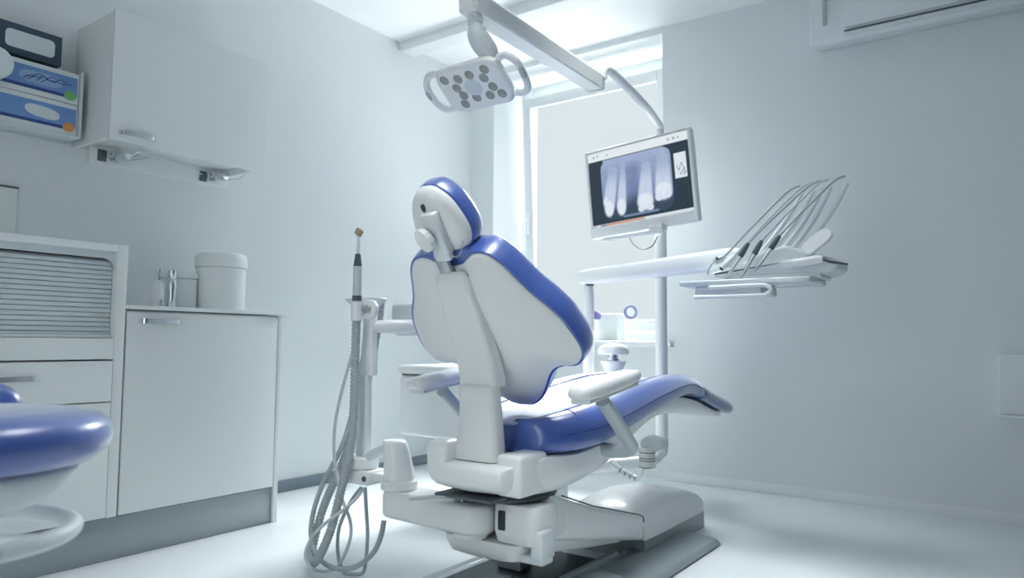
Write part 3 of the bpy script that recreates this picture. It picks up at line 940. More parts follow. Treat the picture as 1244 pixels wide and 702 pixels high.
HP = [  # base (hose end), tip, kind, label
    ((880, 312), (868, 318), 'syringe', 'three-way syringe with curved nozzle, leftmost in the instrument console'),
    ((892, 311), (877, 326), 'plug', 'short blunt instrument next to the three-way syringe'),
    ((910, 294), (883, 337), 'turbine', 'dark-collared handpiece, third from left on the instrument console'),
    ((926, 291), (902, 335), 'turbine', 'dark-collared handpiece in the middle, fourth from left on the console'),
    ((948, 285), (919, 327), 'long', 'long slender handpiece, rightmost of the hanging instruments')]
for k, (b, t, kind, lab) in enumerate(HP):
    Yk = 2.79 - .012 * k
    B, T = at(*b, Yk), at(*t, Yk - .02)
    tp = tips[k]
    h = thing('handpiece', lab, 'handpiece', T, 'handpieces hanging in the instrument console')
    L = T - B
    if kind == 'syringe':
        obj('body', tube([B, B + L * .4, B + L * .8, T], [.008, .013, .014, .010], 14), M['steel'], h)
        obj('nozzle', tube(catmull([T, at(865, 321, Yk - .02), at(861, 328, Yk - .02), at(860, 334, Yk - .02)], 5), .0028, 8), M['chrome'], h)
        obj('button', lathe([(0, 0), (.006, 0), (.006, .006), (0, .007)], 10, frame(B + L * .6 + Vector((0, -.012, .004)), (0, -1, .2))), M['darkgrey'], h)
    elif kind == 'plug':
        obj('body', tube([B, B + L * .3, B + L * .9, T], [.008, .012, .012, .010], 14), M['cool'], h)
        obj('end_plug', tube([T, T + L * .10], [.009, .008], 12), M['dark'], h)
    else:
        d = L.normalized()
        obj('body', tube([B + L * .40, B + L * .6, B + L * .85, B + L * .95, T], [.0105, .0085, .006, .0065, .0065], 14), M['chrome'], h)
        obj('grip_collar', tube([B + L * .02, B + L * .12, B + L * .38, B + L * .41], [.006, .0095, .0115, .0105], 14), M['darkgrey'], h)
        obj('burr', tube([T + Vector((0, -.002, 0)), T + Vector((-.008, -.004, -.010))], [.0035, .0018], 8), M['steel'], h)
    P0 = B
    P1 = at(b[0] + (tp[0] - b[0]) * .35, b[1] + (tp[1] - b[1]) * .40, Yk + .02)
    P2 = at(b[0] + (tp[0] - b[0]) * .72, b[1] + (tp[1] - b[1]) * .80, Yk + .05)
    P3 = at(tp[0] - 10, tp[1] + 4, Yk + .075)
    P4 = at(tp[0] + 1, tp[1] - .5, Yk + .085)
    obj('hose', tube(catmull([P0, P1, P2, P3, P4], 8), .0042, 8), M['hose_light'] if k % 2 else M['hose'], h)

# ================================================================== MONITOR
MY = 3.30
mo = thing('monitor', 'white flat monitor showing a dental x-ray on the pole', 'monitor', (-1.56, MY, 1.32))
c0, c1, c2, c3 = at(713.5, 186, MY), at(842, 153, MY), at(846, 267.5, MY), at(715.5, 291.5, MY)
mx0, mx1 = (c0.x + c3.x) / 2, (c1.x + c2.x) / 2
mz1, mz0 = (c0.z + c1.z) / 2, (c2.z + c3.z) / 2
tilt = (c1.z - c0.z + c2.z - c3.z) / 2 / (mx1 - mx0)
m_m = Matrix.Translation(Vector(((mx0 + mx1) / 2, MY, (mz0 + mz1) / 2))) @ Matrix.Rotation(-math.atan(tilt), 4, 'Y')
mw, mh = mx1 - mx0, mz1 - mz0
obj('housing', xf(box(-mw / 2, mw / 2, 0.004, .05, -mh / 2, mh / 2, .01, 3), m_m), M['white'], mo)
bz = MB()
sx0_, sx1_, sz0_, sz1_ = -mw / 2 + .016, mw / 2 - .018, -mh / 2 + .052, mh / 2 - .013
bz.add(xf(box(-mw / 2, sx0_, -.006, .02, -mh / 2, mh / 2, .004), m_m))
bz.add(xf(box(sx1_, mw / 2, -.006, .02, -mh / 2, mh / 2, .004), m_m))
bz.add(xf(box(sx0_ - .002, sx1_ + .002, -.006, .02, -mh / 2, sz0_, .004), m_m))
bz.add(xf(box(sx0_ - .002, sx1_ + .002, -.006, .02, sz1_, mh / 2, .004), m_m))
obj('bezel', bz, M['white'], mo)


def srgb(r, g, b):
    def f(c):
        c /= 255
        return c / 12.92 if c <= .04045 else ((c + .055) / 1.055) ** 2.4
    return (f(r), f(g), f(b))


def sstep(a, b, x):
    t = max(0, min(1, (x - a) / (b - a)))
    return t * t * (3 - 2 * t)


def capsule(x, y, x0, y0, x1, y1, r0, r1):
    dx, dy = x1 - x0, y1 - y0
    t = max(0, min(1, ((x - x0) * dx + (y - y0) * dy) / (dx * dx + dy * dy)))
    return math.hypot(x - x0 - dx * t, y - y0 - dy * t) - (r0 + (r1 - r0) * t)


def lerp3(a, b, t):
    return tuple(p + (q - p) * t for p, q in zip(a, b))


rnd = random.Random(3)
noise_grid = [[rnd.random() for _ in range(130)] for _ in range(130)]


def vnoise(x, y):
    i, j = int(x), int(y)
    a, b = x - i, y - j
    g = lambda p, q: noise_grid[p % 130][q % 130]
    return g(i, j) * (1 - a) * (1 - b) + g(i + 1, j) * a * (1 - b) + g(i, j + 1) * (1 - a) * b + g(i + 1, j + 1) * a * b


BG = srgb(38, 52, 66)
TEETH = [  # crown cx, cy, rx, ry, then root x0, y0, x1, y1, r0, r1 in plate coordinates (0..1, y up)
    ((.055, .30, .05, .10), (.06, .32, .15, .85, .045, .022)),
    ((.085, .19, .072, .145), (.10, .22, .215, .80, .062, .026)),
    ((.265, .18, .070, .15), (.27, .22, .335, .84, .060, .026)),
    ((.61, .19, .122, .15), (.615, .28, .66, .76, .098, .055)),
    ((.87, .30, .125, .15), (.875, .38, .89, .82, .105, .075))]
CUSPS = [(.545, .085, .045, .055), (.675, .085, .05, .055), (.80, .22, .055, .07), (.935, .25, .05, .08)]


def xray(x, y):
    top = srgb(150, 165, 200)
    mid = srgb(122, 140, 180)
    low = srgb(52, 68, 90)
    c = lerp3(low, mid, sstep(.12, .46, y + .05 * math.sin(x * 9)))
    c = lerp3(c, top, sstep(.70, 1.0, y))
    n = vnoise(x * 46, y * 40) * .6 + vnoise(x * 90, y * 80) * .4
    c = lerp3(c, srgb(190, 202, 226), .45 * n * sstep(.35, .62, y))
    c = lerp3(c, srgb(92, 108, 148), .5 * sstep(.13, .0, abs(x - .45) - .03) * sstep(.25, .55, y) * (1 - sstep(.75, .95, y)))
    for (cx, cy, rx, ry), (x0, y0, x1, y1, r0, r1) in TEETH:
        d = capsule(x, y * .85, x0, y0 * .85, x1, y1 * .85, r0, r1)
        fade = 1 - .75 * sstep(.45, .85, y)
        w_ = (1 - sstep(-.012, .025, d)) * fade
        c = lerp3(c, srgb(196, 208, 230), w_)
        c = lerp3(c, srgb(160, 176, 210), .35 * (1 - sstep(.0, .02, abs(d + r0 * .95))) * fade)
        e = math.hypot((x - cx) / rx, (y - cy) / ry)
        c = lerp3(c, srgb(222, 232, 243), 1 - sstep(.70, 1.12, e))
    for cx, cy, rx, ry in CUSPS:
        c = lerp3(c, srgb(214, 225, 240), 1 - sstep(.75, 1.1, math.hypot((x - cx) / rx, (y - cy) / ry)))
    if abs(x - .54) < .25 and abs(y - .018) < .016:
        c = srgb(116, 136, 166)
    return c


def picture(u, v):
    """u, v in 0..1 over the screen, v up"""
    if v > .885:
        c = srgb(226, 234, 238)
        for (a, b, w_) in ((.06, .945, .008), (.10, .955, .006), (.20, .94, .006), (.82, .94, .012), (.87, .945, .012), (.91, .94, .008)):
            if abs(u - a) < w_ and abs(v - b) < .012: c = srgb(150, 165, 178)
        return c
    if v < .035:
        c = srgb(214, 224, 228)
        if .08 < u < .53 and .008 < v < .03: c = srgb(205, 140, 104) if u > .14 else srgb(120, 130, 150)
        if u < .05 and int(u * 160) % 2 == 0 and .01 < v < .025: c = srgb(130, 145, 160)
        return c
    if .858 < u < .970 and .430 < v < .745:
        c = srgb(220, 230, 236)
        a, b = (u - .858) / .112, (v - .43) / .315
        if .18 < a < .85 and abs(b - (.45 + .12 * math.sin(a * 14))) < .045: c = srgb(130, 145, 170)
        for (p, q) in ((.45, .16), (.6, .22), (.75, .14), (.7, .28), (.85, .2)):
            if math.hypot(a - p, (b - q) * 1.6) < .06: c = srgb(120, 135, 165)
        return c
    x, y = (u - .125) / .70, (v - .075) / .80
    if 0 <= x <= 1 and 0 <= y <= 1:
        r = .14
        qx, qy = max(abs(x - .5) - (.5 - r), 0), max(abs(y - .5) - (.5 - r), 0)
        if math.hypot(qx, qy) <= r or (x < .5 and y > .5 and x > .04):
            return xray(x, y)
    return BG


NX, NZ = 240, 180
SV, SF = [], []
for j in range(NZ + 1):
    for i in range(NX + 1):
        SV.append(m_m @ Vector((sx0_ + (sx1_ - sx0_) * i / NX, -.001, sz0_ + (sz1_ - sz0_) * j / NZ)))
for j in range(NZ):
    for i in range(NX):
        a = j * (NX + 1) + i
        SF.append([a, a + 1, a + NX + 2, a + NX + 1])
so = obj('screen', (SV, SF), screen_mat(), mo, smooth=False)
ca = so.data.color_attributes.new('picture', 'FLOAT_COLOR', 'POINT')
for j in range(NZ + 1):
    for i in range(NX + 1):
        c = picture(i / NX, j / NZ)
        ca.data[j * (NX + 1) + i].color = (*c, 1)
obj('top_slot', xf(box(-mw / 2 + .012, mw / 2 - .012, -.0075, -.005, mh / 2 - .014, mh / 2 - .0105), m_m), M['armgrey'], mo)
obj('handle_bar', tube([at(733, 291.5, MY - .05), at(736, 291, MY - .05), at(802, 280.5, MY - .05), at(806, 280, MY - .05)], [.008, .0105, .0105, .008], 14), M['cool'], mo)
obj('bar_bracket', MB(xf(box(.05, .12, -.045, .03, -mh / 2 - .02, -mh / 2 + .012, .005), m_m)), M['white'], mo)
obj('pole_clamp', MB(xf(box(.03, .115, .05, .12, -.06, .05, .012, 3), m_m)), M['white'], mo)
cp = [at(764, 287, MY + .03), at(770, 297, MY + .03), at(780, 302.5, MY + .03), at(792, 299, MY + .03), at(799, 287, MY + .03)]
tag(obj('monitor_cable', tube(catmull(cp, 8), [.0018] * 17 + [.003] * 16, 8), M['dark']), 'thin dark cable looping below the monitor', 'cable')

# ================================================================== OPERATING LAMP
LY = 1.70
la = thing('operating_lamp', 'white operating lamp with two side handles above the chair', 'lamp', at(575, 100, LY))
TL = at(530.5, 92.5, LY)
TR = U(598, 74.5, 'Y', LY)
bl = direction(556, 133)
Yb = TL.x / (bl.x / bl.y)
BL = at(556, 133, Yb)
ex = Vector((1, 0, 0))
ey = Vector((0, TL.y - BL.y, TL.z - BL.z))
pd = ey.length
ey.normalize()
ez = ex.cross(ey)            # towards the viewer / downwards
if ez.y > 0: ez = -ez
pw = TR.x - TL.x
ctr = (TL + BL) / 2 + ex * (pw / 2)
l_m = Matrix.Identity(4)
for i in range(3):
    l_m[i][0], l_m[i][1], l_m[i][2], l_m[i][3] = ex[i], ey[i], ez[i], ctr[i]
rim = rrect(pw + .030, pd + .030, .05, 6)
obj('head_housing', slab(rim, [(1, -.055), (.5, -.052), (.2, -.042), (.06, -.028), (0, -.012), (0, .0), (.04, .006), (.11, .006)], l_m), M['white'], la, sharp=60)
fa = obj('lamp_face', slab(rrect(pw - .004, pd - .004, .035, 6), [(1, .0035), (.02, .0035), (0, .003), (0, .0)], l_m), M['lampface'], la)
obj('centre_dome', slab([(.038 * math.cos(2 * PI * j / 32), .038 * math.sin(2 * PI * j / 32)) for j in range(32)], [(0, .0035), (.1, .0055), (.4, .008), (1, .009)], l_m), M['clear'], fa, sharp=60)
leds = []
a_, b_ = pw * .40, pd * .38
for (u, v) in ((-1, .95), (-.42, .80), (.12, .88), (.82, 1.0), (-.68, .22), (.62, .45), (-.58, -.38), (.78, -.25), (-.1, -.72), (.48, -.78), (.98, -.85), (-.72, -.98)):
    leds.append((u * a_, v * b_))
leds = leds[:12]
for (u, v) in leds:
    rr = .0165
    geo = slab([(u + rr * math.cos(2 * PI * j / 20), v + rr * math.sin(2 * PI * j / 20)) for j in range(20)],
               [(0, .003), (0, .0062), (.10, .0068), (.14, .0060), (.5, .0078), (1, .0085)], l_m)
    obj('led', geo, M['led'], fa, sharp=40)
for s in (-1, 1):
    x0 = s * (pw / 2 + .010)
    x1 = s * (pw / 2 + .072)
    pth = [(x0, .062, -.02), (s * (pw / 2 + .04), .066, -.018), (x1 - s * .012, .052, -.014), (x1, .030, -.010), (x1, -.02, -.008), (x1 - s * .01, -.052, -.010), (s * (pw / 2 + .04), -.068, -.014), (x0, -.066, -.018)]
    obj('side_handle', tube([l_m @ Vector(p) for p in catmull(pth, 5)], .0115, 12), M['white'], la, sharp=50)
    obj('handle_inlay', tube([l_m @ Vector((x1 + s * .0035, .026 - k * .011, -.004)) for k in range(5)], [.005, .0095, .0098, .0095, .005], 10), M['armgrey'], la)
obj('sensor_cap', slab([(pw * .36 + .03 * math.cos(2 * PI * j / 24), -pd / 2 - .004 + .014 * math.sin(2 * PI * j / 24)) for j in range(24)], [(1, -.02), (0, -.02), (0, -.004), (.2, .0), (1, .001)], l_m), M['paleblue'], la)
# neck: shoulder from the stub down to the head
sh_ = [at(581, 33, LY), at(580, 42, LY), at(585, 52, LY + .01), at(593, 63, LY + .03), at(596, 76, LY + .05)]
pth = catmull(sh_, 5)
obj('neck', tube(pth, [.025 + .009 * math.sin(PI * i / (len(pth) - 1)) for i in range(len(pth))], 18), M['cool'], la, sharp=60)
obj('stub', tube([at(578, 34, LY), at(577, 20, LY), at(576, 5, LY)], [.022, .020, .017], 16), M['white'], la)
obj('stub_collar', tube([at(577.5, 29, LY), at(577.3, 23, LY)], [.0245, .0245], 18), M['cool'], la)
E0 = at(724, 100, 2.70)
E1 = at(572, 3, LY - .02)
d_ = (E0 - E1)
sec = [(.62, 1), (-.62, 1), (-1, .6), (-1, -.85), (-.85, -1), (.85, -1), (1, -.85), (1, .6)]
obj('spring_arm', tube([E1 - d_ * .03, E1 - d_ * .015, E1 + d_ * .1, E1 + d_ * .5, E0 - d_ * .02, E0], [.024, .034, .036, .037, .037, .034], sect=sec), M['white'], la, sharp=30)
obj('arm_end_cap', MB(tube([E0 - d_ * .004, E0 + d_ * .012], [.0385, .036], sect=sec)), M['cool'], la, sharp=30)
obj('joint_gap', tube([at(710, 106, 2.665), at(714, 108, 2.665)], [.007, .007], 10), M['dark'], la)
th = [at(732, 96, 2.71), at(733, 86, 2.72), at(741, 86, 2.78), at(760, 104, 2.92), at(783, 128, 3.14), at(796, 145, 3.36), (PXc, PYc, 1.90), (PXc, PYc, 1.845)]
obj('link_tube', tube(catmull(th, 6), .0205, 16), M['white'], la, sharp=60)

# ================================================================== ASSISTANT STATION
asx = thing('assistant_arm', 'white assistant arm with upright post left of the chair', 'assistant arm', (-1.63, 1.74, .2))
SA, SB = Vector((-1.64, 1.715, 0)), Vector((-1.335, 1.70, 0))
def capsule_outline(a, b, r, k=10):
    d = (b - a).normalized()
    ang = math.atan2(d.y, d.x)
    out = []
    for j in range(k + 1):
        t = ang + PI / 2 + PI * j / k
        out.append((a.x + r * math.cos(t), a.y + r * math.sin(t)))
    for j in range(k + 1):
        t = ang - PI / 2 + PI * j / k
        out.append((b.x + r * math.cos(t), b.y + r * math.sin(t)))
    return out
cap = capsule_outline(SA, SB, .062)
rings = []
for (g, z) in ((-.012, .222), (-.004, .226), (0, .236), (0, .290), (-.004, .302), (-.012, .307)):
    cc = capsule_outline(SA, SB, .062 + g)
    rings.append([Vector((x, y, z)) for x, y in cc])
obj('swing_box', loft(rings), M['white'], asx, sharp=50)
obj('swivel_knob', lathe([(0, .307), (.03, .307), (.032, .310), (.028, .315), (0, .3155)], 24, Matrix.Translation((-1.345, 1.70, 0))), M['chrome'], asx)
obj('hub', lathe([(0, .2075), (.05, .2075), (.055, .215), (.055, .2225), (0, .2225)], 28, Matrix.Translation((-1.345, 1.70, 0))), M['white'], asx)
cpx, cpy = -1.645, 1.705
obj('base_ring', lathe([(0, .3075), (.057, .3075), (.058, .312), (.058, .332), (.054, .336), (0, .337)], 32, Matrix.Translation((cpx, cpy, 0))), M['white'], asx)
rings = []
for (z, r, dx) in ((.336, .050, 0), (.37, .048, -.004), (.415, .043, -.012), (.44, .040, -.018), (.452, .039, -.024), (.458, .034, -.026)):
    rings.append([Vector((cpx + dx + r * math.cos(2 * PI * j / 28), cpy + r * math.sin(2 * PI * j / 28), z)) for j in range(28)])
obj('riser', loft(rings), M['white'], asx, sharp=50)
obj('elbow', tube(catmull([(cpx - .03, cpy, .435), (cpx - .07, cpy, .425), (cpx - .115, cpy, .405), (cpx - .15, cpy, .392)], 4), .019, 14), M['cool'], asx)
px_, py_ = -1.823, 1.715
obj('bracket_plate', MB(box(px_ - .055, px_ + .068, py_ - .045, py_ + .045, .305, .352, .010, 3), box(px_ + .06, px_ + .13, py_ - .02, py_ + .03, .318, .345, .006)), M['white'], asx)
obj('bracket_cap', MB(lathe([(0, .354), (.05, .354), (.052, .358), (.052, .388), (.048, .393), (0, .393)], 28, Matrix.Translation((px_, py_, 0)))), M['white'], asx)
obj('screw', lathe([(0, 0), (.009, 0), (.009, .004), (.004, .005), (0, .003)], 14, frame((px_ + .055, py_ - .045, .328), (0, -1, 0))), M['darkgrey'], asx)
ps = []
for z, w_, d__ in ((.385, .050, .03), (.40, .052, .032), (.62, .048, .03), (.66, .046, .03)):
    ps.append(ring_rr(px_, py_, z, w_, d__, .008, 3))
obj('post', loft(ps), M['cool'], asx)
ps = []
for z, w_ in ((.66, .050), (.665, .056), (.74, .056), (.745, .050), (.75, .048), (.88, .046), (.885, .04)):
    ps.append(ring_rr(px_ + .010, py_ + .01, z, w_, .034, .01, 3))
obj('upper_post', loft(ps), M['white'], asx)
kb = frame((-1.784, py_ - .014, .881), (0.15, -1, 0))
obj('holder_knob', MB(xf(prism([(.035 * math.cos(2 * PI * j / 8 + .2), .035 * math.sin(2 * PI * j / 8 + .2)) for j in range(8)], 'Z', 0, .022, .006, 2), kb)), M['white'], asx)
obj('knob_screw', lathe([(0, .022), (.014, .022), (.015, .027), (.011, .031), (0, .029)], 20, kb), M['steel'], asx)
tip0 = px_ - .050
obj('suction_holder', MB(lathe([(.0165, .842), (.020, .842), (.020, .905), (.0165, .905), (.0165, .842)], 20, Matrix.Translation((-1.811, 1.66, 0))), box(-1.815, -1.79, 1.683, 1.705, .865, .90, .004)), M['white'], asx)
wing = [(-1.965, .925), (-1.79, .925), (-1.785, .918), (-1.82, .893), (-1.85, .878), (-1.89, .878)]
obj('holder_wing', prism(wing, 'Y', 1.735, 1.775, .004), M['cool'], asx)
obj('cross_arm', tube([(-1.805, 1.73, .825), (-1.76, 1.78, .825), (-1.74, 1.84, .827), (-1.78, 1.92, .83)], [.020, .024, .024, .02], 16), M['white'], asx)
obj('side_tray', MB(box(-1.895, -1.60, 1.90, 2.10, .832, .912, .014, 3), box(-1.89, -1.60, 1.91, 2.09, .795, .830, .014, 3)), M['cool'], asx)

# suction handpiece and hoses
HX, HY = -1.811, 1.66
sh2 = thing('suction_handpiece', 'upright suction handpiece with white tip in the assistant holder', 'suction handpiece', (HX, HY, .84), None)
obj('grip', lathe([(0, .845), (.013, .845), (.0150, .850), (.0150, 1.02), (.014, 1.024), (0, 1.024)], 20, Matrix.Translation((HX, HY, 0))), M['hose_light'], sh2)
obj('dark_ring', lathe([(.0, .908), (.0158, .908), (.0158, .926), (0, .926)], 20, Matrix.Translation((HX, HY, 0))), M['darkgrey'], sh2)
obj('cone', lathe([(0, 1.024), (.0145, 1.024), (.0095, 1.062), (.008, 1.066), (0, 1.066)], 20, Matrix.Translation((HX, HY, 0))), M['darkgrey'], sh2)
obj('tip', lathe([(0, 1.066), (.0062, 1.066), (.0055, 1.13), (0, 1.13)], 14, Matrix.Translation((HX, HY, 0))), M['white'], sh2)
obj('tip_end', xf(box(-.012, .012, -.008, .008, -.011, .011, .002), Matrix.Translation((HX + .002, HY, 1.139)) @ Matrix.Rotation(.6, 4, 'Y')), M['tan'], sh2)


def px_path(pts, r):
    out = []
    for (x, y, Y) in pts:
        p = at(x, y, Y)
        p.z = max(p.z, r + .001)
        out.append(p)
    return out


def ribbed(pts, r0, pitch=.0125, amp=.16, k=40):
    P = catmull(pts, k)
    D = [0]
    for a, b in zip(P, P[1:]): D.append(D[-1] + (b - a).length)
    n = int(D[-1] / (pitch / 3.0))
    Q, rs = [], []
    j = 0
    for i in range(n + 1):
        s = D[-1] * i / n
        while j < len(D) - 2 and D[j + 1] < s: j += 1
        t = (s - D[j]) / max(1e-9, D[j + 1] - D[j])
        Q.append(P[j] + (P[j + 1] - P[j]) * t)
        rs.append(r0 * (1 + (-amp if i % 3 == 0 else amp * .5)))
    return tube(Q, rs, 14)


H1 = [(433, 388, 1.66), (431.5, 440, 1.66), (430, 490, 1.655), (427, 535, 1.65), (420, 572, 1.64), (412, 605, 1.63), (403, 640, 1.62), (391, 670, 1.61), (381, 684, 1.62), (377, 678, 1.655),
      (382, 655, 1.69), (391, 622, 1.71), (402, 594, 1.72), (415, 566, 1.74), (432, 515, 1.775), (446, 465, 1.79), (456, 415, 1.79), (461, 384, 1.785), (463, 362, 1.78)]
tag(obj('suction_hose', ribbed(px_path(H1, .015), .0138), M['hose'], sharp=80), 'thick ribbed grey suction hose hanging from the suction handpiece', 'hose')
H2 = [(446, 384, 1.80), (440, 440, 1.80), (428, 500, 1.76), (416, 540, 1.74), (403, 567, 1.72), (394, 583, 1.70), (384, 610, 1.69), (379, 631, 1.68), (378, 650, 1.675), (382, 668, 1.67), (392, 682, 1.67), (407, 690, 1.67), (427, 690, 1.675), (441, 683, 1.68), (455, 669, 1.69), (463, 650, 1.70), (466.5, 632, 1.71)]
tag(obj('suction_hose', tube(catmull(px_path(H2, .009), 8), .0085, 12), M['hose'], sharp=80), 'smooth grey hose sweeping in a wide loop under the swing box', 'hose')
H3 = [(429, 425, 1.69), (422, 450, 1.70), (414, 480, 1.70), (407, 516, 1.70), (406, 552, 1.70), (410, 580, 1.70), (416, 607, 1.70), (425, 631, 1.70), (426, 651, 1.695), (419, 673, 1.69), (409, 689, 1.685), (394, 694, 1.65), (380, 691, 1.60), (372, 680, 1.585), (372, 668, 1.585), (380, 651, 1.585), (396, 635, 1.59), (415, 621, 1.60), (431, 607, 1.64), (441, 594, 1.70)]
tag(obj('air_hose', tube(catmull(px_path(H3, .005), 8), .0055, 10), M['hose_light'], sharp=80), 'thin pale hose curling around the ribbed suction hose', 'hose')
H4 = [(439, 592, 1.71), (429, 605, 1.70), (419, 623, 1.70), (412, 641, 1.70), (410, 661, 1.70), (412, 681, 1.70), (419, 695, 1.695), (430, 700, 1.70), (440, 696, 1.72), (444, 684, 1.73), (446.5, 650, 1.73), (445, 620, 1.73), (443.5, 592, 1.725)]
tag(obj('air_hose', tube(catmull(px_path(H4, .006), 8), .0062, 10), M['hose'], sharp=80), 'slim grey hose hanging in a narrow loop to the floor', 'hose')

# hose bundle and bracket under the leg rest
cb = thing('hose_conduit', 'white ribbed conduit bracket below the leg rest by the pole', 'conduit', (-1.35, 3.0, .2))
Yc = 2.95
obj('sleeve', tube([at(786, 543, Yc), at(786.5, 568, Yc)], .036, 20), M['white'], cb)
rg = MB()
for yy in (549, 556, 559, 567):
    rg.add(tube([at(786.3, yy - .45, Yc), at(786.3, yy + .45, Yc)], .0366, 20))
obj('ring', rg, M['darkgrey'], cb)
q = [at(x, y, Yc - .01) for x, y in ((778, 537), (784, 530), (803, 536), (803, 546), (796, 549), (778, 545))]
V_ = [p + Vector((0, 0, 0)) for p in q] + [p + Vector((0, .08, 0)) for p in q]
obj('top_bracket', (V_, [[0, 1, 2, 3, 4, 5], [11, 10, 9, 8, 7, 6]] + [[i, i + 6, (i + 1) % 6 + 6, (i + 1) % 6] for i in range(6)]), M['cool'], cb)
obj('loop', tube(catmull([at(742, 560, Yc), at(752, 569, Yc), at(763, 576, Yc), at(773, 581, Yc), at(780, 578, Yc), at(783, 567, Yc)], 6), .0125, 12), M['white'], cb)
rg = MB()
for (x, y) in ((754, 570.5), (760, 574.5), (766.5, 578.3), (772, 580.6)):
    p = at(x, y, Yc); p2 = at(x + .8, y + .6, Yc)
    rg.add(tube([p, p2], .0132, 12))
obj('loop_ring', rg, M['dark'], cb)

# ================================================================== WINDOW SILL THINGS
sb = thing('sill_box', 'white box with purple cap on the window sill', 'box', (-2.13, 4.08, .785))
obj('body', MB(box(-2.20, -2.06, 4.04, 4.14, .7855, .955, .008)), M['cab'], sb)
obj('cap', lathe([(0, 0), (.026, 0), (.028, .01), (.024, .035), (0, .036)], 18, frame((-2.195, 4.03, .94), (0, -1, .2))), M['purple'], sb)
rm = thing('desk_mirror', 'small round mirror with dark rim on the window sill', 'mirror', (-2.0, 4.1, .785))
obj('foot', lathe([(0, .7855), (.045, .7855), (.045, .792), (.01, .798), (.007, .80), (.007, .92), (0, .92)], 24, Matrix.Translation((-2.0, 4.1, 0))), M['white'], rm)
obj('rim', lathe([(.030, -.008), (.042, -.008), (.044, 0), (.042, .008), (.030, .008), (.030, -.008)], 28, frame((-2.0, 4.1, .965), (.75, -.7, .05))), M['purple'], rm)
obj('glass', lathe([(0, -.004), (.031, -.004), (.031, .004), (0, .004)], 28, frame((-2.0, 4.1, .965), (.75, -.7, .05))), M['chrome'], rm)

# ================================================================== STOOL IN THE FOREGROUND
SX, SY = -1.345, .43
st = thing('stool', 'blue cushioned stool in the left foreground', 'stool', (SX, SY, 0))
obj('seat', lathe([(0, .578), (.14, .578), (.18, .585), (.200, .602), (.206, .622), (.202, .642), (.186, .656), (.14, .665), (0, .669)], 48, Matrix.Translation((SX, SY, 0))), M['blue'], st, sharp=70)
obj('seat_shell', lathe([(0, .512), (.06, .512), (.11, .520), (.145, .545), (.158, .570), (.155, .578), (0, .578)], 40, Matrix.Translation((SX, SY, 0))), M['cool'], st, sharp=70)
obj('column', lathe([(0, .08), (.028, .08), (.028, .32), (.02, .322), (.02, .512), (0, .512)], 20, Matrix.Translation((SX, SY, 0))), M['chrome'], st)
fr = MB()
fr.add(tube([(SX + .155 * math.cos(2 * PI * j / 48), SY + .155 * math.sin(2 * PI * j / 48), .475) for j in range(49)], .014, 12))
for j in range(3):
    a = 2 * PI * j / 3 + .5
    fr.add(tube([(SX + .015 * math.cos(a), SY + .015 * math.sin(a), .472), (SX + .155 * math.cos(a), SY + .155 * math.sin(a), .475)], .009, 10))
obj('foot_ring', fr, M['cool'], st, sharp=70)
for j in range(5):
    a = 2 * PI * j / 5 + .3
    e = Vector((math.cos(a), math.sin(a), 0))
    lg = obj('leg', tube([Vector((SX, SY, .095)) + e * .02, Vector((SX, SY, .09)) + e * .14, Vector((SX, SY, .07)) + e * .27], [.024, .02, .014], 12), M['cool'], st)
    obj('castor', lathe([(0, -.011), (.022, -.011), (.025, -.007), (.025, .007), (.022, .011), (0, .011)], 18, frame(Vector((SX, SY, .026)) + e * .27, Vector((-e.y, e.x, 0)))), M['dark'], lg)
    obj('castor_stem', tube([Vector((SX, SY, .026)) + e * .27, Vector((SX, SY, .068)) + e * .27], .006, 8), M['chrome'], lg)
obj('backrest', xf(slab(rrect(.26, .14, .06, 5), [(1, -.02), (.2, -.02), (0, -.008), (0, .008), (.15, .022), (1, .028)], Matrix.Identity(4)), frame((-1.795, .545, .612), (1, -.3, .1), (0, 1, 0))), M['blue'], st, sharp=60)
obj('back_stem', tube(catmull([(SX - .10, SY, .565), (SX - .28, SY + .07, .56), (-1.765, .575, .575), (-1.765, .575, .63)], 5), .012, 10), M['chrome'], st)

# ================================================================== LIGHT
world = bpy.data.worlds.new('sky')
sc.world = world
world.use_nodes = True
wn = world.node_tree
bgn = wn.nodes['Background']
bgn.inputs['Color'].default_value = (0.74, 0.83, 0.865, 1)
bgn.inputs['Strength'].default_value = 1.0


def area(name, loc, rot, sx, sy, power, col):
    l = bpy.data.lights.new(name, 'AREA')
    l.shape = 'RECTANGLE'
    l.size, l.size_y = sx, sy
    l.energy = power
    l.color = col
    o = bpy.data.objects.new(name, l)
    COL.objects.link(o)
    o.location = loc
    o.rotation_euler = rot
    return o


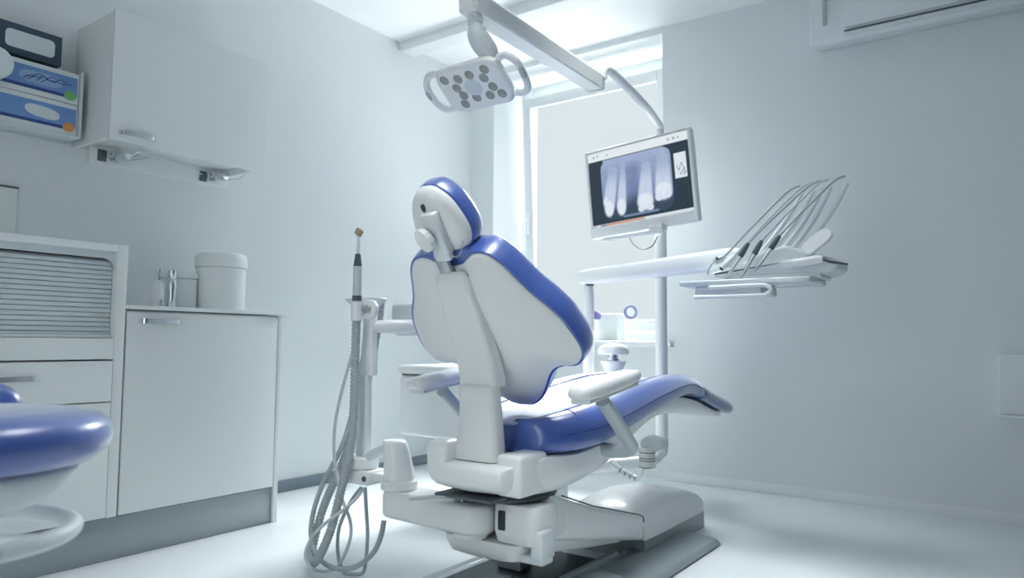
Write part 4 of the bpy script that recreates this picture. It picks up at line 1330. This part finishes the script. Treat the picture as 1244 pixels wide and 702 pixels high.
# daylight: the bright part of the overcast sky, high above the window outside
dl = area('sky_daylight', (-3.1, 6.3, 4.35), (0, 0, 0), 2.2, 2.4, 1500, (.94, .98, 1.0))
dl.rotation_euler = (Vector((-1.9, 3.0, .9)) - dl.location).to_track_quat('-Z', 'Y').to_euler()
# daylight thrown back up from the pale ground outside
gl = area('ground_daylight', (-2.1, 6.2, -.7), (0, 0, 0), 4.0, 2.2, 350, (.96, .985, 1.0))
gl.rotation_euler = (Vector((-2.2, 2.6, 2.4)) - gl.location).to_track_quat('-Z', 'Y').to_euler()
area('door_fill', ((BX0 + BX1) / 2, YB - .22, (BZ0 + BZ1) / 2), (PI / 2, 0, 0), BX1 - BX0, BZ1 - BZ0, 17, (.95, .985, 1.0))  # added fill for the chair back, shining in through the unseen door
# added fill: two unseen area lamps shining down from the ceiling
for (lx, ly, lw, pw_, spd) in ((-1.30, 2.5, .8, 7.2, 64), (-.75, 1.25, .7, 7.5, 72)):
    cl = area('ceiling_fill', (lx, ly, ZC - .02), (0, 0, 0), lw, .6, pw_, (.94, .985, 1.0))
    cl.data.spread = math.radians(spd)          # narrow beam keeps the added fill off the walls

# ================================================================== CAMERA
cam = bpy.data.cameras.new('camera')
cam.sensor_width = 36
cam.lens = FPX / 1244 * 36
cam.clip_start = .02
co_ = bpy.data.objects.new('camera', cam)
COL.objects.link(co_)
right = Vector((XD.x, YD.x, ZD.x))
up = -Vector((XD.y, YD.y, ZD.y))
back = -Vector((XD.z, YD.z, ZD.z))
mw_ = Matrix.Identity(4)
for i in range(3):
    mw_[i][0], mw_[i][1], mw_[i][2] = right[i], up[i], back[i]
mw_[2][3] = CAM_H
co_.matrix_world = mw_
cam.dof.use_dof = True
cam.dof.focus_distance = 2.4
cam.dof.aperture_fstop = 2.6
sc.camera = co_

sc.view_settings.view_transform = 'Standard'
sc.view_settings.look = 'None'
sc.view_settings.gamma = 1
sc.view_settings.exposure = EXPOSURE
sc.view_settings.use_curve_mapping = False
sc.cycles.max_bounces = 10
sc.cycles.diffuse_bounces = 6
